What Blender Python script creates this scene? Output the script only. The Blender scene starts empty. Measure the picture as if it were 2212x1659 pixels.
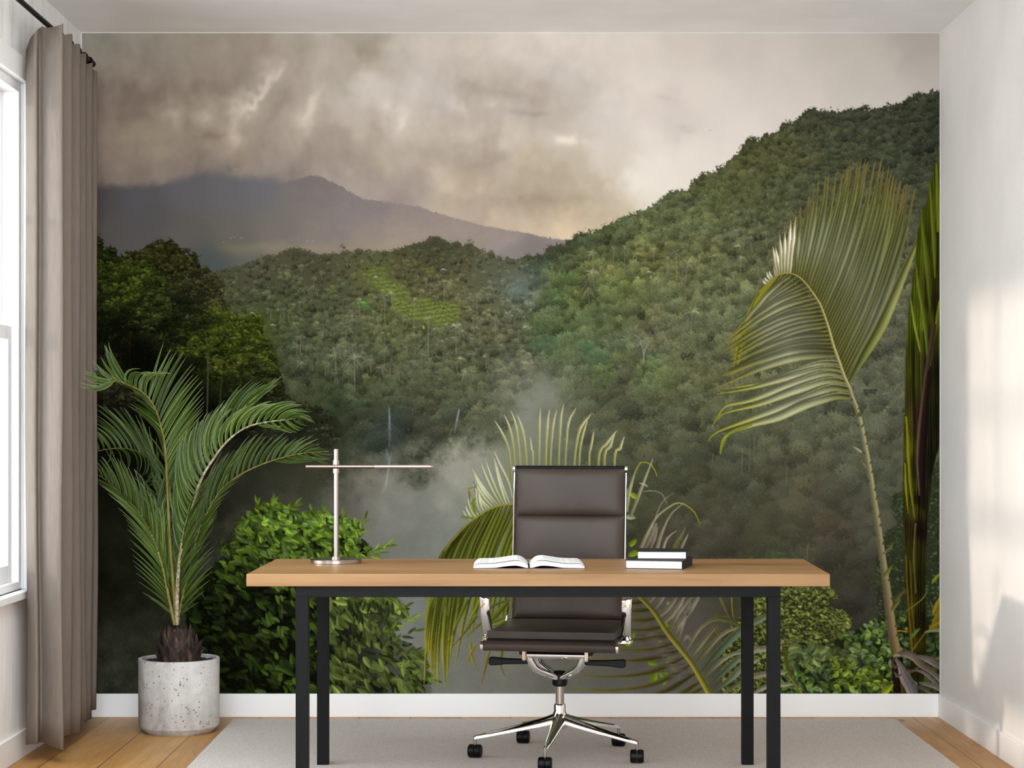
import bpy, bmesh, math, random, time
import numpy as np
from mathutils import Vector, Matrix
random.seed(3)
sc = bpy.context.scene
C = sc.collection

# ------------------------------------------------------------------ camera, world, sun, exposure
F = 4100.0; EYE = 1.171; VX, VY = 1103.0, 930.0
cam_d = bpy.data.cameras.new('camera'); cam = bpy.data.objects.new('camera', cam_d); C.objects.link(cam)
cam.location = (0, 0, EYE); cam.rotation_euler = (math.pi / 2, 0, 0)
cam_d.sensor_width = 36; cam_d.lens = 36 * F / 2212
cam_d.shift_x = (1106 - VX) / 2212; cam_d.shift_y = (VY - 829.5) / 2212
cam_d.clip_start = .05; cam_d.clip_end = 200
sc.camera = cam
w = bpy.data.worlds.new('world'); sc.world = w; w.use_nodes = True
bg = w.node_tree.nodes['Background']; bg.inputs[0].default_value = (.82, .92, 1.0, 1); bg.inputs[1].default_value = 4.8
sun_d = bpy.data.lights.new('sun', 'SUN'); sun = bpy.data.objects.new('sun', sun_d); C.objects.link(sun)
sun_d.energy = 1.9; sun_d.angle = math.radians(2.6); sun_d.color = (1, .86, .72)
sun.rotation_euler = Vector((1, .19, -.19)).to_track_quat('-Z', 'Y').to_euler()
ar_d = bpy.data.lights.new('rear_fill_light', 'AREA'); ar = bpy.data.objects.new('rear_fill_light', ar_d); C.objects.link(ar)
ar_d.shape = 'RECTANGLE'; ar_d.size = 3.3; ar_d.size_y = 2.5; ar_d.energy = 170; ar_d.color = (.80, .91, 1.0)
ar.location = (0, -2.0, 1.4); ar.rotation_euler = (math.radians(90), 0, 0)      # added fill lamp behind the camera, standing in for rear daylight
cl_d = bpy.data.lights.new('overhead_fill_light', 'AREA'); cl_o = bpy.data.objects.new('overhead_fill_light', cl_d); C.objects.link(cl_o)
cl_d.shape = 'RECTANGLE'; cl_d.size = 1.6; cl_d.size_y = 1.8; cl_d.energy = 74; cl_d.color = (.82, .92, 1.0); cl_o.location = (-.85, 4.5, 2.3); cl_o.rotation_euler = (math.radians(32), 0, 0)      # unseen fill lamp added overhead, tilted towards the back wall
vs = sc.view_settings
vs.view_transform = 'Standard'; vs.look = 'None'; vs.exposure = -0.12; vs.gamma = 1; vs.use_curve_mapping = False
sc.cycles.max_bounces = 10; sc.cycles.diffuse_bounces = 6; sc.cycles.glossy_bounces = 5; sc.cycles.transmission_bounces = 6
sc.cycles.sample_clamp_indirect = 6; sc.cycles.use_denoising = True

# ------------------------------------------------------------------ helpers
def lin(c):
    c = np.asarray(c, float) / 255.
    return tuple(np.where(c <= .04045, c / 12.92, ((c + .055) / 1.055) ** 2.4))
def mat(name, col, rough=.5, metal=0.0, spec=.5, **kw):
    m = bpy.data.materials.new(name); m.use_nodes = True
    b = m.node_tree.nodes['Principled BSDF']
    b.inputs['Base Color'].default_value = (*lin(col), 1)
    b.inputs['Roughness'].default_value = rough; b.inputs['Metallic'].default_value = metal
    b.inputs['Specular IOR Level'].default_value = spec
    for k, v in kw.items(): b.inputs[k.replace('_', ' ')].default_value = v
    return m
def N(m, t, **kw):
    n = m.node_tree.nodes.new(t)
    for k, v in kw.items(): setattr(n, k, v)
    return n
def L(m, a, b): m.node_tree.links.new(a, b)
def ramp(m, fac, stops):
    r = N(m, 'ShaderNodeValToRGB'); e = r.color_ramp.elements
    while len(e) < len(stops): e.new(.5)
    for i, (p, c) in enumerate(stops): e[i].position = p; e[i].color = (*lin(c), 1)
    L(m, fac, r.inputs[0]); return r.outputs[0]
def coords(m, scale=(1, 1, 1), kind='Object', rot=(0, 0, 0)):
    tc = N(m, 'ShaderNodeTexCoord'); mp = N(m, 'ShaderNodeMapping'); mp.inputs['Scale'].default_value = scale; mp.inputs['Rotation'].default_value = rot
    L(m, tc.outputs[kind], mp.inputs[0]); return mp.outputs[0]
def noise(m, vec, scale, detail=3, rough=.5, dist=0):
    n = N(m, 'ShaderNodeTexNoise'); n.inputs['Scale'].default_value = scale; n.inputs['Detail'].default_value = detail
    n.inputs['Roughness'].default_value = rough; n.inputs['Distortion'].default_value = dist
    if vec is not None: L(m, vec, n.inputs['Vector'])
    return n.outputs['Fac']
def bump(m, h, strength=.2, dist=.01):
    b = N(m, 'ShaderNodeBump'); b.inputs['Strength'].default_value = strength; b.inputs['Distance'].default_value = dist
    L(m, h, b.inputs['Height']); L(m, b.outputs[0], m.node_tree.nodes['Principled BSDF'].inputs['Normal']); return b
def bsdf(m): return m.node_tree.nodes['Principled BSDF']
def mix(m, f, a, b, mode='MIX'):
    x = N(m, 'ShaderNodeMix', data_type='RGBA', blend_type=mode)
    for i, v in ((0, f), (6, a), (7, b)):
        if hasattr(v, 'is_output'): L(m, v, x.inputs[i])
        else: x.inputs[i].default_value = v if i == 0 else (*lin(v), 1)
    return x.outputs[2]

def obj(name, bm, m, parent=None, smooth=False, loc=None, bevel=0, seg=2, angle=35):
    me = bpy.data.meshes.new(name); bmesh.ops.recalc_face_normals(bm, faces=bm.faces)
    bm.to_mesh(me); bm.free()
    for mm in (m if isinstance(m, (list, tuple)) else [m]): me.materials.append(mm)
    o = bpy.data.objects.new(name, me); C.objects.link(o)
    if parent is not None: o.parent = parent
    if loc is not None: o.location = loc
    if smooth:
        for p in me.polygons: p.use_smooth = True
        e = np.zeros(len(me.edges), bool)
        if angle < 180:
            b2 = bmesh.new(); b2.from_mesh(me)
            for ed in b2.edges:
                if len(ed.link_faces) == 2 and ed.calc_face_angle(0) > math.radians(angle): ed.smooth = False
            b2.to_mesh(me); b2.free()
    if bevel:
        b = o.modifiers.new('bevel', 'BEVEL'); b.width = bevel; b.segments = seg; b.limit_method = 'ANGLE'; b.angle_limit = math.radians(40)
    return o
def thing(name, label, cat, loc=(0, 0, 0), rz=0, group=None):
    o = bpy.data.objects.new(name, None); C.objects.link(o); o.location = loc; o.rotation_euler = (0, 0, rz)
    o.empty_display_size = .1; tag(o, label, cat, group); return o
def tag(o, label, cat, group=None):
    o['label'] = label; o['category'] = cat
    if group: o['group'] = group
    return o
def struct(o, label=None, cat=None):
    o['kind'] = 'structure'
    if label: o['label'] = label
    if cat: o['category'] = cat
    return o
def box(bm, x0, x1, y0, y1, z0, z1):
    v = [bm.verts.new(p) for p in ((x0, y0, z0), (x1, y0, z0), (x1, y1, z0), (x0, y1, z0), (x0, y0, z1), (x1, y0, z1), (x1, y1, z1), (x0, y1, z1))]
    for f in ((0, 3, 2, 1), (4, 5, 6, 7), (0, 1, 5, 4), (1, 2, 6, 5), (2, 3, 7, 6), (3, 0, 4, 7)): bm.faces.new([v[i] for i in f])
    return v
def B(*a):
    bm = bmesh.new(); box(bm, *a); return bm
def lathe(bm, prof, n=48, cx=0, cy=0, cap0=True, cap1=True):
    rings = []
    for r, z in prof:
        rings.append([bm.verts.new((cx + r * math.cos(2 * math.pi * i / n), cy + r * math.sin(2 * math.pi * i / n), z)) for i in range(n)])
    for a, b in zip(rings, rings[1:]):
        for i in range(n): bm.faces.new((a[i], a[(i + 1) % n], b[(i + 1) % n], b[i]))
    if cap0: bm.faces.new(list(reversed(rings[0])))
    if cap1: bm.faces.new(rings[-1])
def tube(bm, pts, rad, n=12, cap=True, flat=1.0, up=None):
    """round (or flattened) bar through points; rad: number or list"""
    P = [Vector(p) for p in pts]; R = rad if isinstance(rad, (list, tuple)) else [rad] * len(P)
    T = [(P[min(i + 1, len(P) - 1)] - P[max(i - 1, 0)]).normalized() for i in range(len(P))]
    u = Vector(up) if up else (Vector((0, 0, 1)) if abs(T[0].z) < .9 else Vector((1, 0, 0)))
    rings = []
    for p, t, r in zip(P, T, R):
        u = (u - t * u.dot(t)).normalized(); v = t.cross(u)
        rings.append([bm.verts.new(p + (u * math.cos(a) * flat + v * math.sin(a)) * r) for a in (2 * math.pi * k / n for k in range(n))])
    for a, b in zip(rings, rings[1:]):
        for i in range(n): bm.faces.new((a[i], a[(i + 1) % n], b[(i + 1) % n], b[i]))
    if cap: bm.faces.new(list(reversed(rings[0]))); bm.faces.new(rings[-1])
def sweep(bm, pts, sec, up=(1, 0, 0)):
    """closed section (list of (u, v)) swept along points lying in a plane with normal `up` (u runs along it)"""
    P = [Vector(p) for p in pts]; n = len(sec); rings = []; X = Vector(up)
    for i, p in enumerate(P):
        t = (P[min(i + 1, len(P) - 1)] - P[max(i - 1, 0)]).normalized(); nn = X.cross(t).normalized()
        rings.append([bm.verts.new(p + X * a + nn * b) for a, b in sec])
    for a, b in zip(rings, rings[1:]):
        for i in range(n): bm.faces.new((a[i], a[(i + 1) % n], b[(i + 1) % n], b[i]))
    bm.faces.new(list(reversed(rings[0]))); bm.faces.new(rings[-1])
def spline(pts, n):
    P = np.array(pts, float); Q = np.vstack([2 * P[0] - P[1], P, 2 * P[-1] - P[-2]])
    Ls = np.r_[0, np.cumsum(np.linalg.norm(np.diff(P, axis=0), axis=1))]; out = []
    for s in np.linspace(0, Ls[-1], n):
        i = min(len(P) - 2, max(0, int(np.searchsorted(Ls, s, side='right') - 1))); t = (s - Ls[i]) / max(1e-9, Ls[i + 1] - Ls[i])
        a, b, c, d = Q[i:i + 4]
        out.append(.5 * ((2 * b) + (c - a) * t + (2 * a - 5 * b + 4 * c - d) * t * t + (3 * b - a - 3 * c + d) * t ** 3))
    return [tuple(p) for p in out]

# ------------------------------------------------------------------ materials
def paint(name, col, amt=.02):
    m = mat(name, col, .9, spec=.2)
    f = noise(m, coords(m), 3.0, 4)
    L(m, ramp(m, f, [(.3, [c * (1 - amt) for c in col]), (.7, [min(255, c * (1 + amt)) for c in col])]), bsdf(m).inputs['Base Color'])
    bump(m, noise(m, coords(m), 180, 2), .03, .002)
    return m
M_wall = paint('wall_paint', (226, 221, 216)); M_ceil = paint('ceiling_paint', (238, 238, 236))
M_trim = mat('trim_paint', (236, 234, 232), .45, spec=.4)
def plaster():
    m = mat('left_wall_plaster', (238, 236, 233), .85, spec=.2)
    f = noise(m, coords(m, (1, 2.2, .35)), 5, 5, .6, .6)
    L(m, ramp(m, f, [(.32, (220, 217, 212)), (.5, (236, 234, 231)), (.7, (244, 243, 241))]), bsdf(m).inputs['Base Color']); return m
M_plaster = plaster()
def floor_mat():
    m = mat('oak_floor', (180, 138, 92), .42, spec=.4)
    v = coords(m, (1, 1, 1), 'Object', (0, 0, math.pi / 2))
    b = N(m, 'ShaderNodeTexBrick'); b.offset = .37; b.inputs['Scale'].default_value = 1; b.inputs['Brick Width'].default_value = 1.9; b.inputs['Row Height'].default_value = .205
    b.inputs['Mortar Size'].default_value = .0022; b.inputs['Mortar Smooth'].default_value = .2; b.inputs['Bias'].default_value = 0
    b.inputs['Color1'].default_value = (.25, .25, .25, 1); b.inputs['Color2'].default_value = (.85, .85, .85, 1); b.inputs['Mortar'].default_value = (0, 0, 0, 1)
    L(m, v, b.inputs['Vector'])
    g1 = noise(m, coords(m, (9, .7, 1)), 4, 6, .6, 1.2); g2 = noise(m, coords(m, (2, .45, 1)), 2.4, 3, .5, .8)
    ad = N(m, 'ShaderNodeMath', operation='MULTIPLY_ADD'); L(m, g1, ad.inputs[0]); ad.inputs[1].default_value = .55
    ad2 = N(m, 'ShaderNodeMath', operation='MULTIPLY_ADD'); L(m, g2, ad2.inputs[0]); ad2.inputs[1].default_value = .5
    bw = N(m, 'ShaderNodeRGBToBW'); L(m, b.outputs['Color'], bw.inputs[0]); mu = N(m, 'ShaderNodeMath', operation='MULTIPLY'); L(m, bw.outputs[0], mu.inputs[0]); mu.inputs[1].default_value = .3
    L(m, mu.outputs[0], ad2.inputs[2]); L(m, ad2.outputs[0], ad.inputs[2])
    c = ramp(m, ad.outputs[0], [(.35, (124, 80, 38)), (.55, (158, 110, 56)), (.72, (177, 129, 72)), (.9, (192, 148, 94))])
    kn = N(m, 'ShaderNodeTexVoronoi'); kn.inputs['Scale'].default_value = 2.3; L(m, coords(m, (2.2, 1, 1)), kn.inputs['Vector'])
    k = ramp(m, kn.outputs['Distance'], [(.0, (90, 90, 90)), (.05, (150, 150, 150)), (.09, (255, 255, 255)), (1, (255, 255, 255))])
    c2 = mix(m, 1.0, c, k, 'MULTIPLY')
    c3 = mix(m, b.outputs['Fac'], c2, (96, 64, 36))
    L(m, c3, bsdf(m).inputs['Base Color']); bump(m, g1, .06, .003); return m
M_floor = floor_mat()
def rug_mat():
    m = mat('rug_weave', (168, 164, 160), .97, spec=.1)
    a = noise(m, coords(m, (1, .45, 1)), 520, 2, .6); b = noise(m, coords(m, (1.6, .3, 1), rot=(0, 0, .6)), 260, 2, .7)
    x = N(m, 'ShaderNodeMath', operation='MULTIPLY_ADD'); L(m, a, x.inputs[0]); x.inputs[1].default_value = .6; y = N(m, 'ShaderNodeMath', operation='MULTIPLY'); L(m, b, y.inputs[0]); y.inputs[1].default_value = .4
    L(m, y.outputs[0], x.inputs[2])
    L(m, ramp(m, x.outputs[0], [(.34, (160, 151, 145)), (.5, (202, 192, 185)), (.64, (226, 217, 209)), (.72, (252, 247, 240))]), bsdf(m).inputs['Base Color'])
    bump(m, x.outputs[0], .5, .003); return m
M_rug = rug_mat()
def wood_top():
    m = mat('desk_oak', (205, 165, 118), .42, spec=.3)
    g = noise(m, coords(m, (.55, 7, 9)), 3.2, 5, .55, .5); h = noise(m, coords(m, (.3, 2.6, 3)), 3, 3, .5, .3)
    x = N(m, 'ShaderNodeMath', operation='MULTIPLY_ADD'); L(m, g, x.inputs[0]); x.inputs[1].default_value = .5; y = N(m, 'ShaderNodeMath', operation='MULTIPLY'); L(m, h, y.inputs[0]); y.inputs[1].default_value = .5
    L(m, y.outputs[0], x.inputs[2])
    L(m, ramp(m, x.outputs[0], [(.34, (120, 84, 50)), (.48, (141, 105, 67)), (.62, (153, 118, 79)), (.8, (134, 97, 60))]), bsdf(m).inputs['Base Color']); bump(m, g, .04, .002); return m
M_desk = wood_top()
M_black = mat('black_steel', (8, 8, 8), .55, .0, .16); bump(M_black, noise(M_black, coords(M_black), 700, 2), .25, .001)
M_chrome = mat('chrome', (226, 224, 222), .07, 1.0)
M_nickel = mat('brushed_nickel', (176, 165, 158), .24, 1.0)
M_nickel2 = mat('bronzed_nickel', (128, 112, 103), .18, 1.0)
def leather():
    m = mat('dark_leather', (50, 42, 37), .5, spec=.3)
    v = N(m, 'ShaderNodeTexVoronoi'); v.inputs['Scale'].default_value = 420; L(m, coords(m), v.inputs['Vector']); bump(m, v.outputs['Distance'], .12, .001)
    L(m, ramp(m, noise(m, coords(m), 4, 3), [(.3, (52, 43, 37)), (.7, (66, 55, 47))]), bsdf(m).inputs['Base Color']); return m
M_leather = leather()
M_blk = mat('black_plastic', (5, 5, 5), .45, spec=.2)
M_seam = mat('black_edging', (6, 5, 5), .6, spec=.15)
M_page = mat('book_paper', (238, 237, 234), .85, spec=.2)
wv = N(M_page, 'ShaderNodeTexWave'); wv.bands_direction = 'Z'; wv.inputs['Scale'].default_value = 260; wv.inputs['Distortion'].default_value = .6; L(M_page, coords(M_page), wv.inputs['Vector'])
L(M_page, ramp(M_page, wv.outputs['Fac'], [(.0, (196, 195, 194)), (.35, (214, 213, 212)), (1, (220, 219, 218))]), bsdf(M_page).inputs['Base Color'])
M_cover = mat('book_cover', (24, 23, 24), .55, spec=.25); bump(M_cover, noise(M_cover, coords(M_cover), 600, 2), .15, .001)
def curtain_mat():
    m = mat('curtain_cloth', (150, 136, 124), .85, spec=.15)
    nt = m.node_tree; out = nt.nodes['Material Output']; tr = N(m, 'ShaderNodeBsdfTranslucent'); tr.inputs[0].default_value = (*lin((196, 174, 152)), 1)
    ms = N(m, 'ShaderNodeMixShader'); ms.inputs[0].default_value = .42
    f = noise(m, coords(m, (30, 30, 1.2)), 12, 3)
    L(m, ramp(m, f, [(.3, (129, 118, 108)), (.7, (149, 138, 129))]), bsdf(m).inputs['Base Color'])
    L(m, bsdf(m).outputs[0], ms.inputs[1]); L(m, tr.outputs[0], ms.inputs[2]); L(m, ms.outputs[0], out.inputs[0])
    bump(m, noise(m, coords(m, (40, 40, 8)), 40, 2), .1, .002); return m
M_curtain = curtain_mat()
M_glass = mat('window_glass', (255, 255, 255), .02)
_t = N(M_glass, 'ShaderNodeBsdfTransparent'); _g = N(M_glass, 'ShaderNodeBsdfGlossy'); _g.inputs['Roughness'].default_value = .02; _x = N(M_glass, 'ShaderNodeMixShader'); _x.inputs[0].default_value = .05
L(M_glass, _t.outputs[0], _x.inputs[1]); L(M_glass, _g.outputs[0], _x.inputs[2]); L(M_glass, _x.outputs[0], M_glass.node_tree.nodes['Material Output'].inputs[0])

# ------------------------------------------------------------------ room
XW = 1.758; YB = 7.767; ZC = 2.8; Y0 = -2.1
struct(obj('floor', B(-XW - .12, XW + .12, Y0 - .6, YB + .12, -.06, 0), M_floor), 'oak plank floor of the office', 'floor')
struct(obj('ceiling', B(-XW - .12, XW + .12, Y0, YB + .12, ZC, ZC + .08), M_ceil), 'plain white ceiling', 'ceiling')
struct(obj('wall_back', B(-XW - .12, XW + .12, YB, YB + .12, 0, ZC), M_wall), 'white back wall behind the printed mural', 'wall')
struct(obj('wall_right', B(XW, XW + .12, Y0, YB, 0, ZC), M_wall), 'white right wall with sun patches', 'wall')
WY0, WY1, WZ0, WZ1 = 5.50, 6.84, .60, 2.42      # the window hole
bm = bmesh.new()
V0, V1 = 3.75, 5.09                              # unseen extra window nearer the front, added to let in more light
for (a, b, c, d) in ((Y0, V0, 0, ZC), (V1, WY0, 0, ZC), (WY1, YB, 0, ZC), (V0, V1, 0, WZ0), (V0, V1, WZ1, ZC), (WY0, WY1, 0, WZ0), (WY0, WY1, WZ1, ZC)):
    box(bm, -XW - .12, -XW, a, b, c, d)
struct(obj('wall_left', bm, M_plaster), 'grey white plastered left wall around the windows', 'wall')
struct(obj('baseboard_back', B(-XW, XW, YB - .0115, YB, 0, .095), M_trim, bevel=.0015), 'white baseboard under the mural', 'baseboard')
struct(obj('baseboard_right', B(XW - .0115, XW, Y0, YB - .0115, 0, .095), M_trim, bevel=.0015), 'white baseboard along the right wall', 'baseboard')
struct(obj('baseboard_left', B(-XW, -XW + .0115, Y0, YB - .0115, 0, .095), M_trim, bevel=.0015), 'white baseboard along the left wall', 'baseboard')
def window(name, y0, y1, label):
    r = bpy.data.objects.new(name, None); C.objects.link(r); r.location = (-XW, (y0 + y1) / 2, WZ0); struct(r, label, 'window')
    X = -XW; ox, oy, oz = r.location
    def P(nm, bm, m, **k):
        bmesh.ops.translate(bm, verts=bm.verts, vec=(-ox, -oy, -oz)); return obj(nm, bm, m, r, **k)
    bm = bmesh.new(); t = .055                                     # casing on the wall face
    box(bm, X, X + .018, y0 - t, y0, WZ0 - .0, WZ1 + t); box(bm, X, X + .018, y1, y1 + t * .7, WZ0, WZ1 + t); box(bm, X, X + .024, y0 - t, y1 + t * .7, WZ1, WZ1 + t + .03)
    P('casing', bm, M_trim, bevel=.003)
    bm = bmesh.new(); q = .035                                     # frame inside the hole
    box(bm, X - .11, X - .005, y0, y0 + q, WZ0, WZ1); box(bm, X - .11, X - .005, y1 - q, y1, WZ0, WZ1); box(bm, X - .11, X - .005, y0 + q, y1 - q, WZ1 - q, WZ1); box(bm, X - .11, X - .005, y0 + q, y1 - q, WZ0, WZ0 + .03)
    P('window_frame', bm, M_trim, bevel=.003)
    P('window_sill', B(X - .02, X + .035, y0 - t, y1 + t * .7, WZ0 - .028, WZ0), M_trim, bevel=.004)
    zm = 1.515; a, b = y0 + q, y1 - q
    for nm, z0, z1, xs in (('upper_sash', zm - .025, WZ1 - q, X - .06), ('lower_sash', WZ0 + .03, zm + .03, X - .03)):
        bm = bmesh.new(); s = .042 if nm == 'upper_sash' else .05; d = .026
        box(bm, xs - d, xs, a, a + s, z0, z1); box(bm, xs - d, xs, b - s, b, z0, z1); box(bm, xs - d, xs, a + s, b - s, z1 - s, z1); box(bm, xs - d, xs, a + s, b - s, z0, z0 + s + .012)
        if nm == 'upper_sash':
            box(bm, xs - d * .8, xs - .003, a + s, b - s, 1.925, 1.955); box(bm, xs - d * .8, xs - .003, (a + b) / 2 - .014, (a + b) / 2 + .014, z0 + s, z1 - s)
        o = P(nm, bm, M_trim, bevel=.003)
        g = B(xs - d * .6, xs - d * .6 + .003, a + s, b - s, z0 + s, z1 - s); bmesh.ops.translate(g, verts=g.verts, vec=(-ox, -oy, -oz)); obj('pane', g, M_glass, o)
window('window_1', WY0, WY1, 'white sash window beside the curtain')
window('added_light_window', V0, V1, 'unseen white sash window added nearer the front of the room for more light')

# ------------------------------------------------------------------ rug
RX0, RX1, RY0, RY1 = -1.121, 1.554, 4.4, 7.67
bm = B(RX0, RX1, RY0, RY1, .0, .006)
rug = obj('area_rug', bm, M_rug, bevel=.002); tag(rug, 'flat grey woven rug under the desk and chair', 'rug')
# ------------------------------------------------------------------ desk
RT = .0065                                   # top of the rug
dx0, dx1, dy0, dy1, dz = -.8275, 1.000, 5.942, 6.65, .7217
desk = thing('desk', 'long oak topped desk on a black steel frame, standing on the grey rug', 'desk', (0.09, 6.3, RT))
def D_(bm): bmesh.ops.translate(bm, verts=bm.verts, vec=(-.09, -6.3, -RT)); return bm
bm = bmesh.new(); v = box(bm, dx0, dx1, dy0, dy1, dz - .039, dz)
for p in v:
    if p.co.y > 6.3: p.co.x = -.8207 if p.co.x < 0 else 1.025
obj('desktop', D_(bm), M_desk, desk, bevel=.002)
fx0, fx1, fz = -.6744, .8467, dz - .039
bm = bmesh.new()
box(bm, fx0, fx1, 5.952, 5.992, fz - .034, fz); box(bm, fx0, fx1, 6.610, 6.648, fz - .034, fz)
box(bm, fx0, fx0 + .04, 5.992, 6.610, fz - .034, fz); box(bm, fx1 - .04, fx1, 5.992, 6.610, fz - .034, fz)
obj('top_frame', D_(bm), M_black, desk, bevel=.0012)
for x in (fx0, fx1 - .04):
    for y in (5.952, 6.610):
        obj('leg', D_(B(x, x + .04, y, y + .038, RT, fz - .034)), M_black, desk, bevel=.0012)

# ------------------------------------------------------------------ office chair
ch = thing('office_chair', 'dark leather high back office chair with chrome arms and five star base, behind the desk', 'chair', (.176, 6.797, RT), math.radians(-9.5))
def smooth_pts(p, n): return spline(p, n)
# pads: rounded slabs following a centre line (y, z) with given thickness
def pad(name, line, half, th, m, puff=.012, nx=28, ny=14, side=1, sq=.25):
    pts = spline([(0, a, b) for a, b in line], ny); bm = bmesh.new(); front = []; back = []
    for i, p in enumerate(pts):
        t = (Vector(pts[min(i + 1, ny - 1)]) - Vector(pts[max(i - 1, 0)])).normalized(); n = Vector((1, 0, 0)).cross(t) * side
        fr, bk = [], []; v = abs(2 * i / (ny - 1) - 1)
        for j in range(nx):
            u = 2 * j / (nx - 1) - 1
            e = (1 - abs(u) ** 9) ** .5 * (1 - v ** 7) ** .5
            c = Vector(p) + Vector((half * u, 0, 0))
            fr.append(bm.verts.new(c + n * (th / 2 * (sq + (1 - sq) * e) + puff * (1 - u * u * .55) * (1 - v * v * .8) * e)))
            bk.append(bm.verts.new(c - n * (th / 2 * (sq + (1 - sq) * e))))
        front.append(fr); back.append(bk)
    for i in range(ny - 1):
        for j in range(nx - 1):
            bm.faces.new((front[i][j], front[i][j + 1], front[i + 1][j + 1], front[i + 1][j])); bm.faces.new((back[i][j], back[i + 1][j], back[i + 1][j + 1], back[i][j + 1]))
        bm.faces.new((front[i][0], front[i + 1][0], back[i + 1][0], back[i][0])); bm.faces.new((front[i][-1], back[i][-1], back[i + 1][-1], front[i + 1][-1]))
    for j in range(nx - 1):
        bm.faces.new((front[0][j], back[0][j], back[0][j + 1], front[0][j + 1])); bm.faces.new((front[-1][j], front[-1][j + 1], back[-1][j + 1], back[-1][j]))
    return bm
seat = obj('seat', pad('seat', [(-.236, .455), (-.12, .452), (.0, .448), (.1, .449), (.19, .457)], .221, .040, M_leather, .006, side=1, sq=.62), M_leather, ch, smooth=True, angle=60)
bm = bmesh.new(); tube(bm, [(-.232, -.252, .419), (.232, -.252, .419)], .0185, 28); obj('seat_roll', bm, M_leather, ch, smooth=True)
bm = bmesh.new()
sweep(bm, [(0, -.252, .436), (0, -.2, .434), (0, -.05, .428), (0, .1, .430), (0, .19, .440)], [(-.222, -.006), (.222, -.006), (.222, .006), (-.222, .006)]); obj('seat_sling', bm, M_seam, ch, smooth=True)
backline = [(.195, .462), (.215, .52), (.222, .60), (.228, .665), (.238, .75), (.25, .85), (.262, .94), (.2725, 1.031)]
bk = spline([(0, a, b) for a, b in backline], 60)
def sub(z0, z1):
    q = [(p[1], p[2]) for p in bk if z0 <= p[2] <= z1]; return [q[0], q[len(q) // 3], q[2 * len(q) // 3], q[-1]]
bm = bmesh.new(); sweep(bm, [(p[0], p[1] + .006, p[2]) for p in bk], [(-.207, -.006), (.207, -.006), (.207, .006), (-.207, .006)])
back = obj('backrest', bm, M_seam, ch, smooth=True)
for z0, z1 in ((.8455, 1.030), (.655, .8475), (.466, .656)):
    obj('back_pad', pad('p', sub(z0, z1), .2055, .030, M_leather, .013), M_leather, back, smooth=True, angle=60)
bm = bmesh.new(); tube(bm, [(-.204, .284, 1.024), (.204, .284, 1.024)], .0095, 24); obj('top_roll', bm, M_seam, back, smooth=True)
# chrome side rails
side_line = spline([(0, -.252, .419), (0, -.15, .417), (0, .02, .413), (0, .13, .418), (0, .19, .440), (0, .214, .50), (0, .225, .58), (0, .236, .68), (0, .250, .80), (0, .264, .92), (0, .278, 1.022)], 44)
for s in (-1, 1):
    bm = bmesh.new()
    pts = [(s * (.232 - .0225 * min(1, max(0, (p[2] - .44) / .15))), p[1] + .004, p[2]) for p in side_line]
    sweep(bm, pts, [(-.0015, -.012), (.0015, -.012), (.0015, .006), (-.0015, .006)]); o = obj('side_rail', bm, M_chrome, ch, smooth=True)
    for q_, r_c, cap_z in (((s * .206, .278), .0135, 1.020), ((s * .231, -.252), .0195, .419)):
        bm = bmesh.new(); tube(bm, [(q_[0], q_[1], cap_z), (q_[0] + s * .009, q_[1], cap_z)], r_c, 24); obj('end_cap', bm, M_chrome, o, smooth=True)
    # arm loop
    arm = spline([(s * .246, -.055, .425), (s * .248, -.09, .47), (s * .252, -.115, .54), (s * .255, -.105, .61), (s * .256, -.06, .652), (s * .256, .02, .668), (s * .254, .12, .668), (s * .248, .20, .655), (s * .232, .235, .62)], 30)
    bm = bmesh.new(); sweep(bm, arm, [(-.017, -.003), (-.012, -.006), (.012, -.006), (.017, -.003), (.017, .003), (.012, .006), (-.012, .006), (-.017, .003)])
    a = obj('armrest', bm, M_chrome, ch, smooth=True)
    bm = bmesh.new(); box(bm, min(s * .228, s * .262), max(s * .228, s * .262), -.078, -.03, .414, .424); tube(bm, [(s * .262, -.066, .423), (s * .267, -.066, .423)], .007, 12); tube(bm, [(s * .262, -.04, .423), (s * .267, -.04, .423)], .007, 12)
    obj('arm_bracket', bm, M_chrome, a)
# tilt mechanism
tm = bmesh.new(); tube(tm, [(-.102, -.10, .372), (.102, -.10, .372)], .0145, 24); box(tm, -.098, .098, -.09, .02, .392, .404)
tube(tm, [(-.102, .06, .374), (.102, .06, .374)], .0115, 20)
mech = obj('tilt_bar', tm, M_chrome, ch, smooth=True)
for s in (-1, 1):
    bm = bmesh.new(); box(bm, min(s * .104, s * .118), max(s * .104, s * .118), -.122, -.078, .352, .40); obj('bracket', bm, M_chrome, mech, bevel=.004)
    bm = bmesh.new(); box(bm, min(s * .118, s * .130), max(s * .118, s * .130), -.112, .08, .372, .408); obj('bearing', bm, M_blk, mech, bevel=.003)
    for y in (-.10, .06):
        bm = bmesh.new(); tube(bm, spline([(s * .098, y, .372), (s * .092, y * .97, .352), (s * .083, y * .9, .332), (s * .072, y * .8, .318), (s * .042, y * .5, .300), (s * .010, y * .16, .281)], 14), [.0125] * 14, 16)
        obj('yoke_arm', bm, M_chrome, mech, smooth=True)
bm = bmesh.new(); lathe(bm, [(.021, .250), (.027, .256), (.028, .285), (.022, .300), (.019, .304)], 32); obj('hub_block', bm, M_blk, ch, smooth=True)
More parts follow.
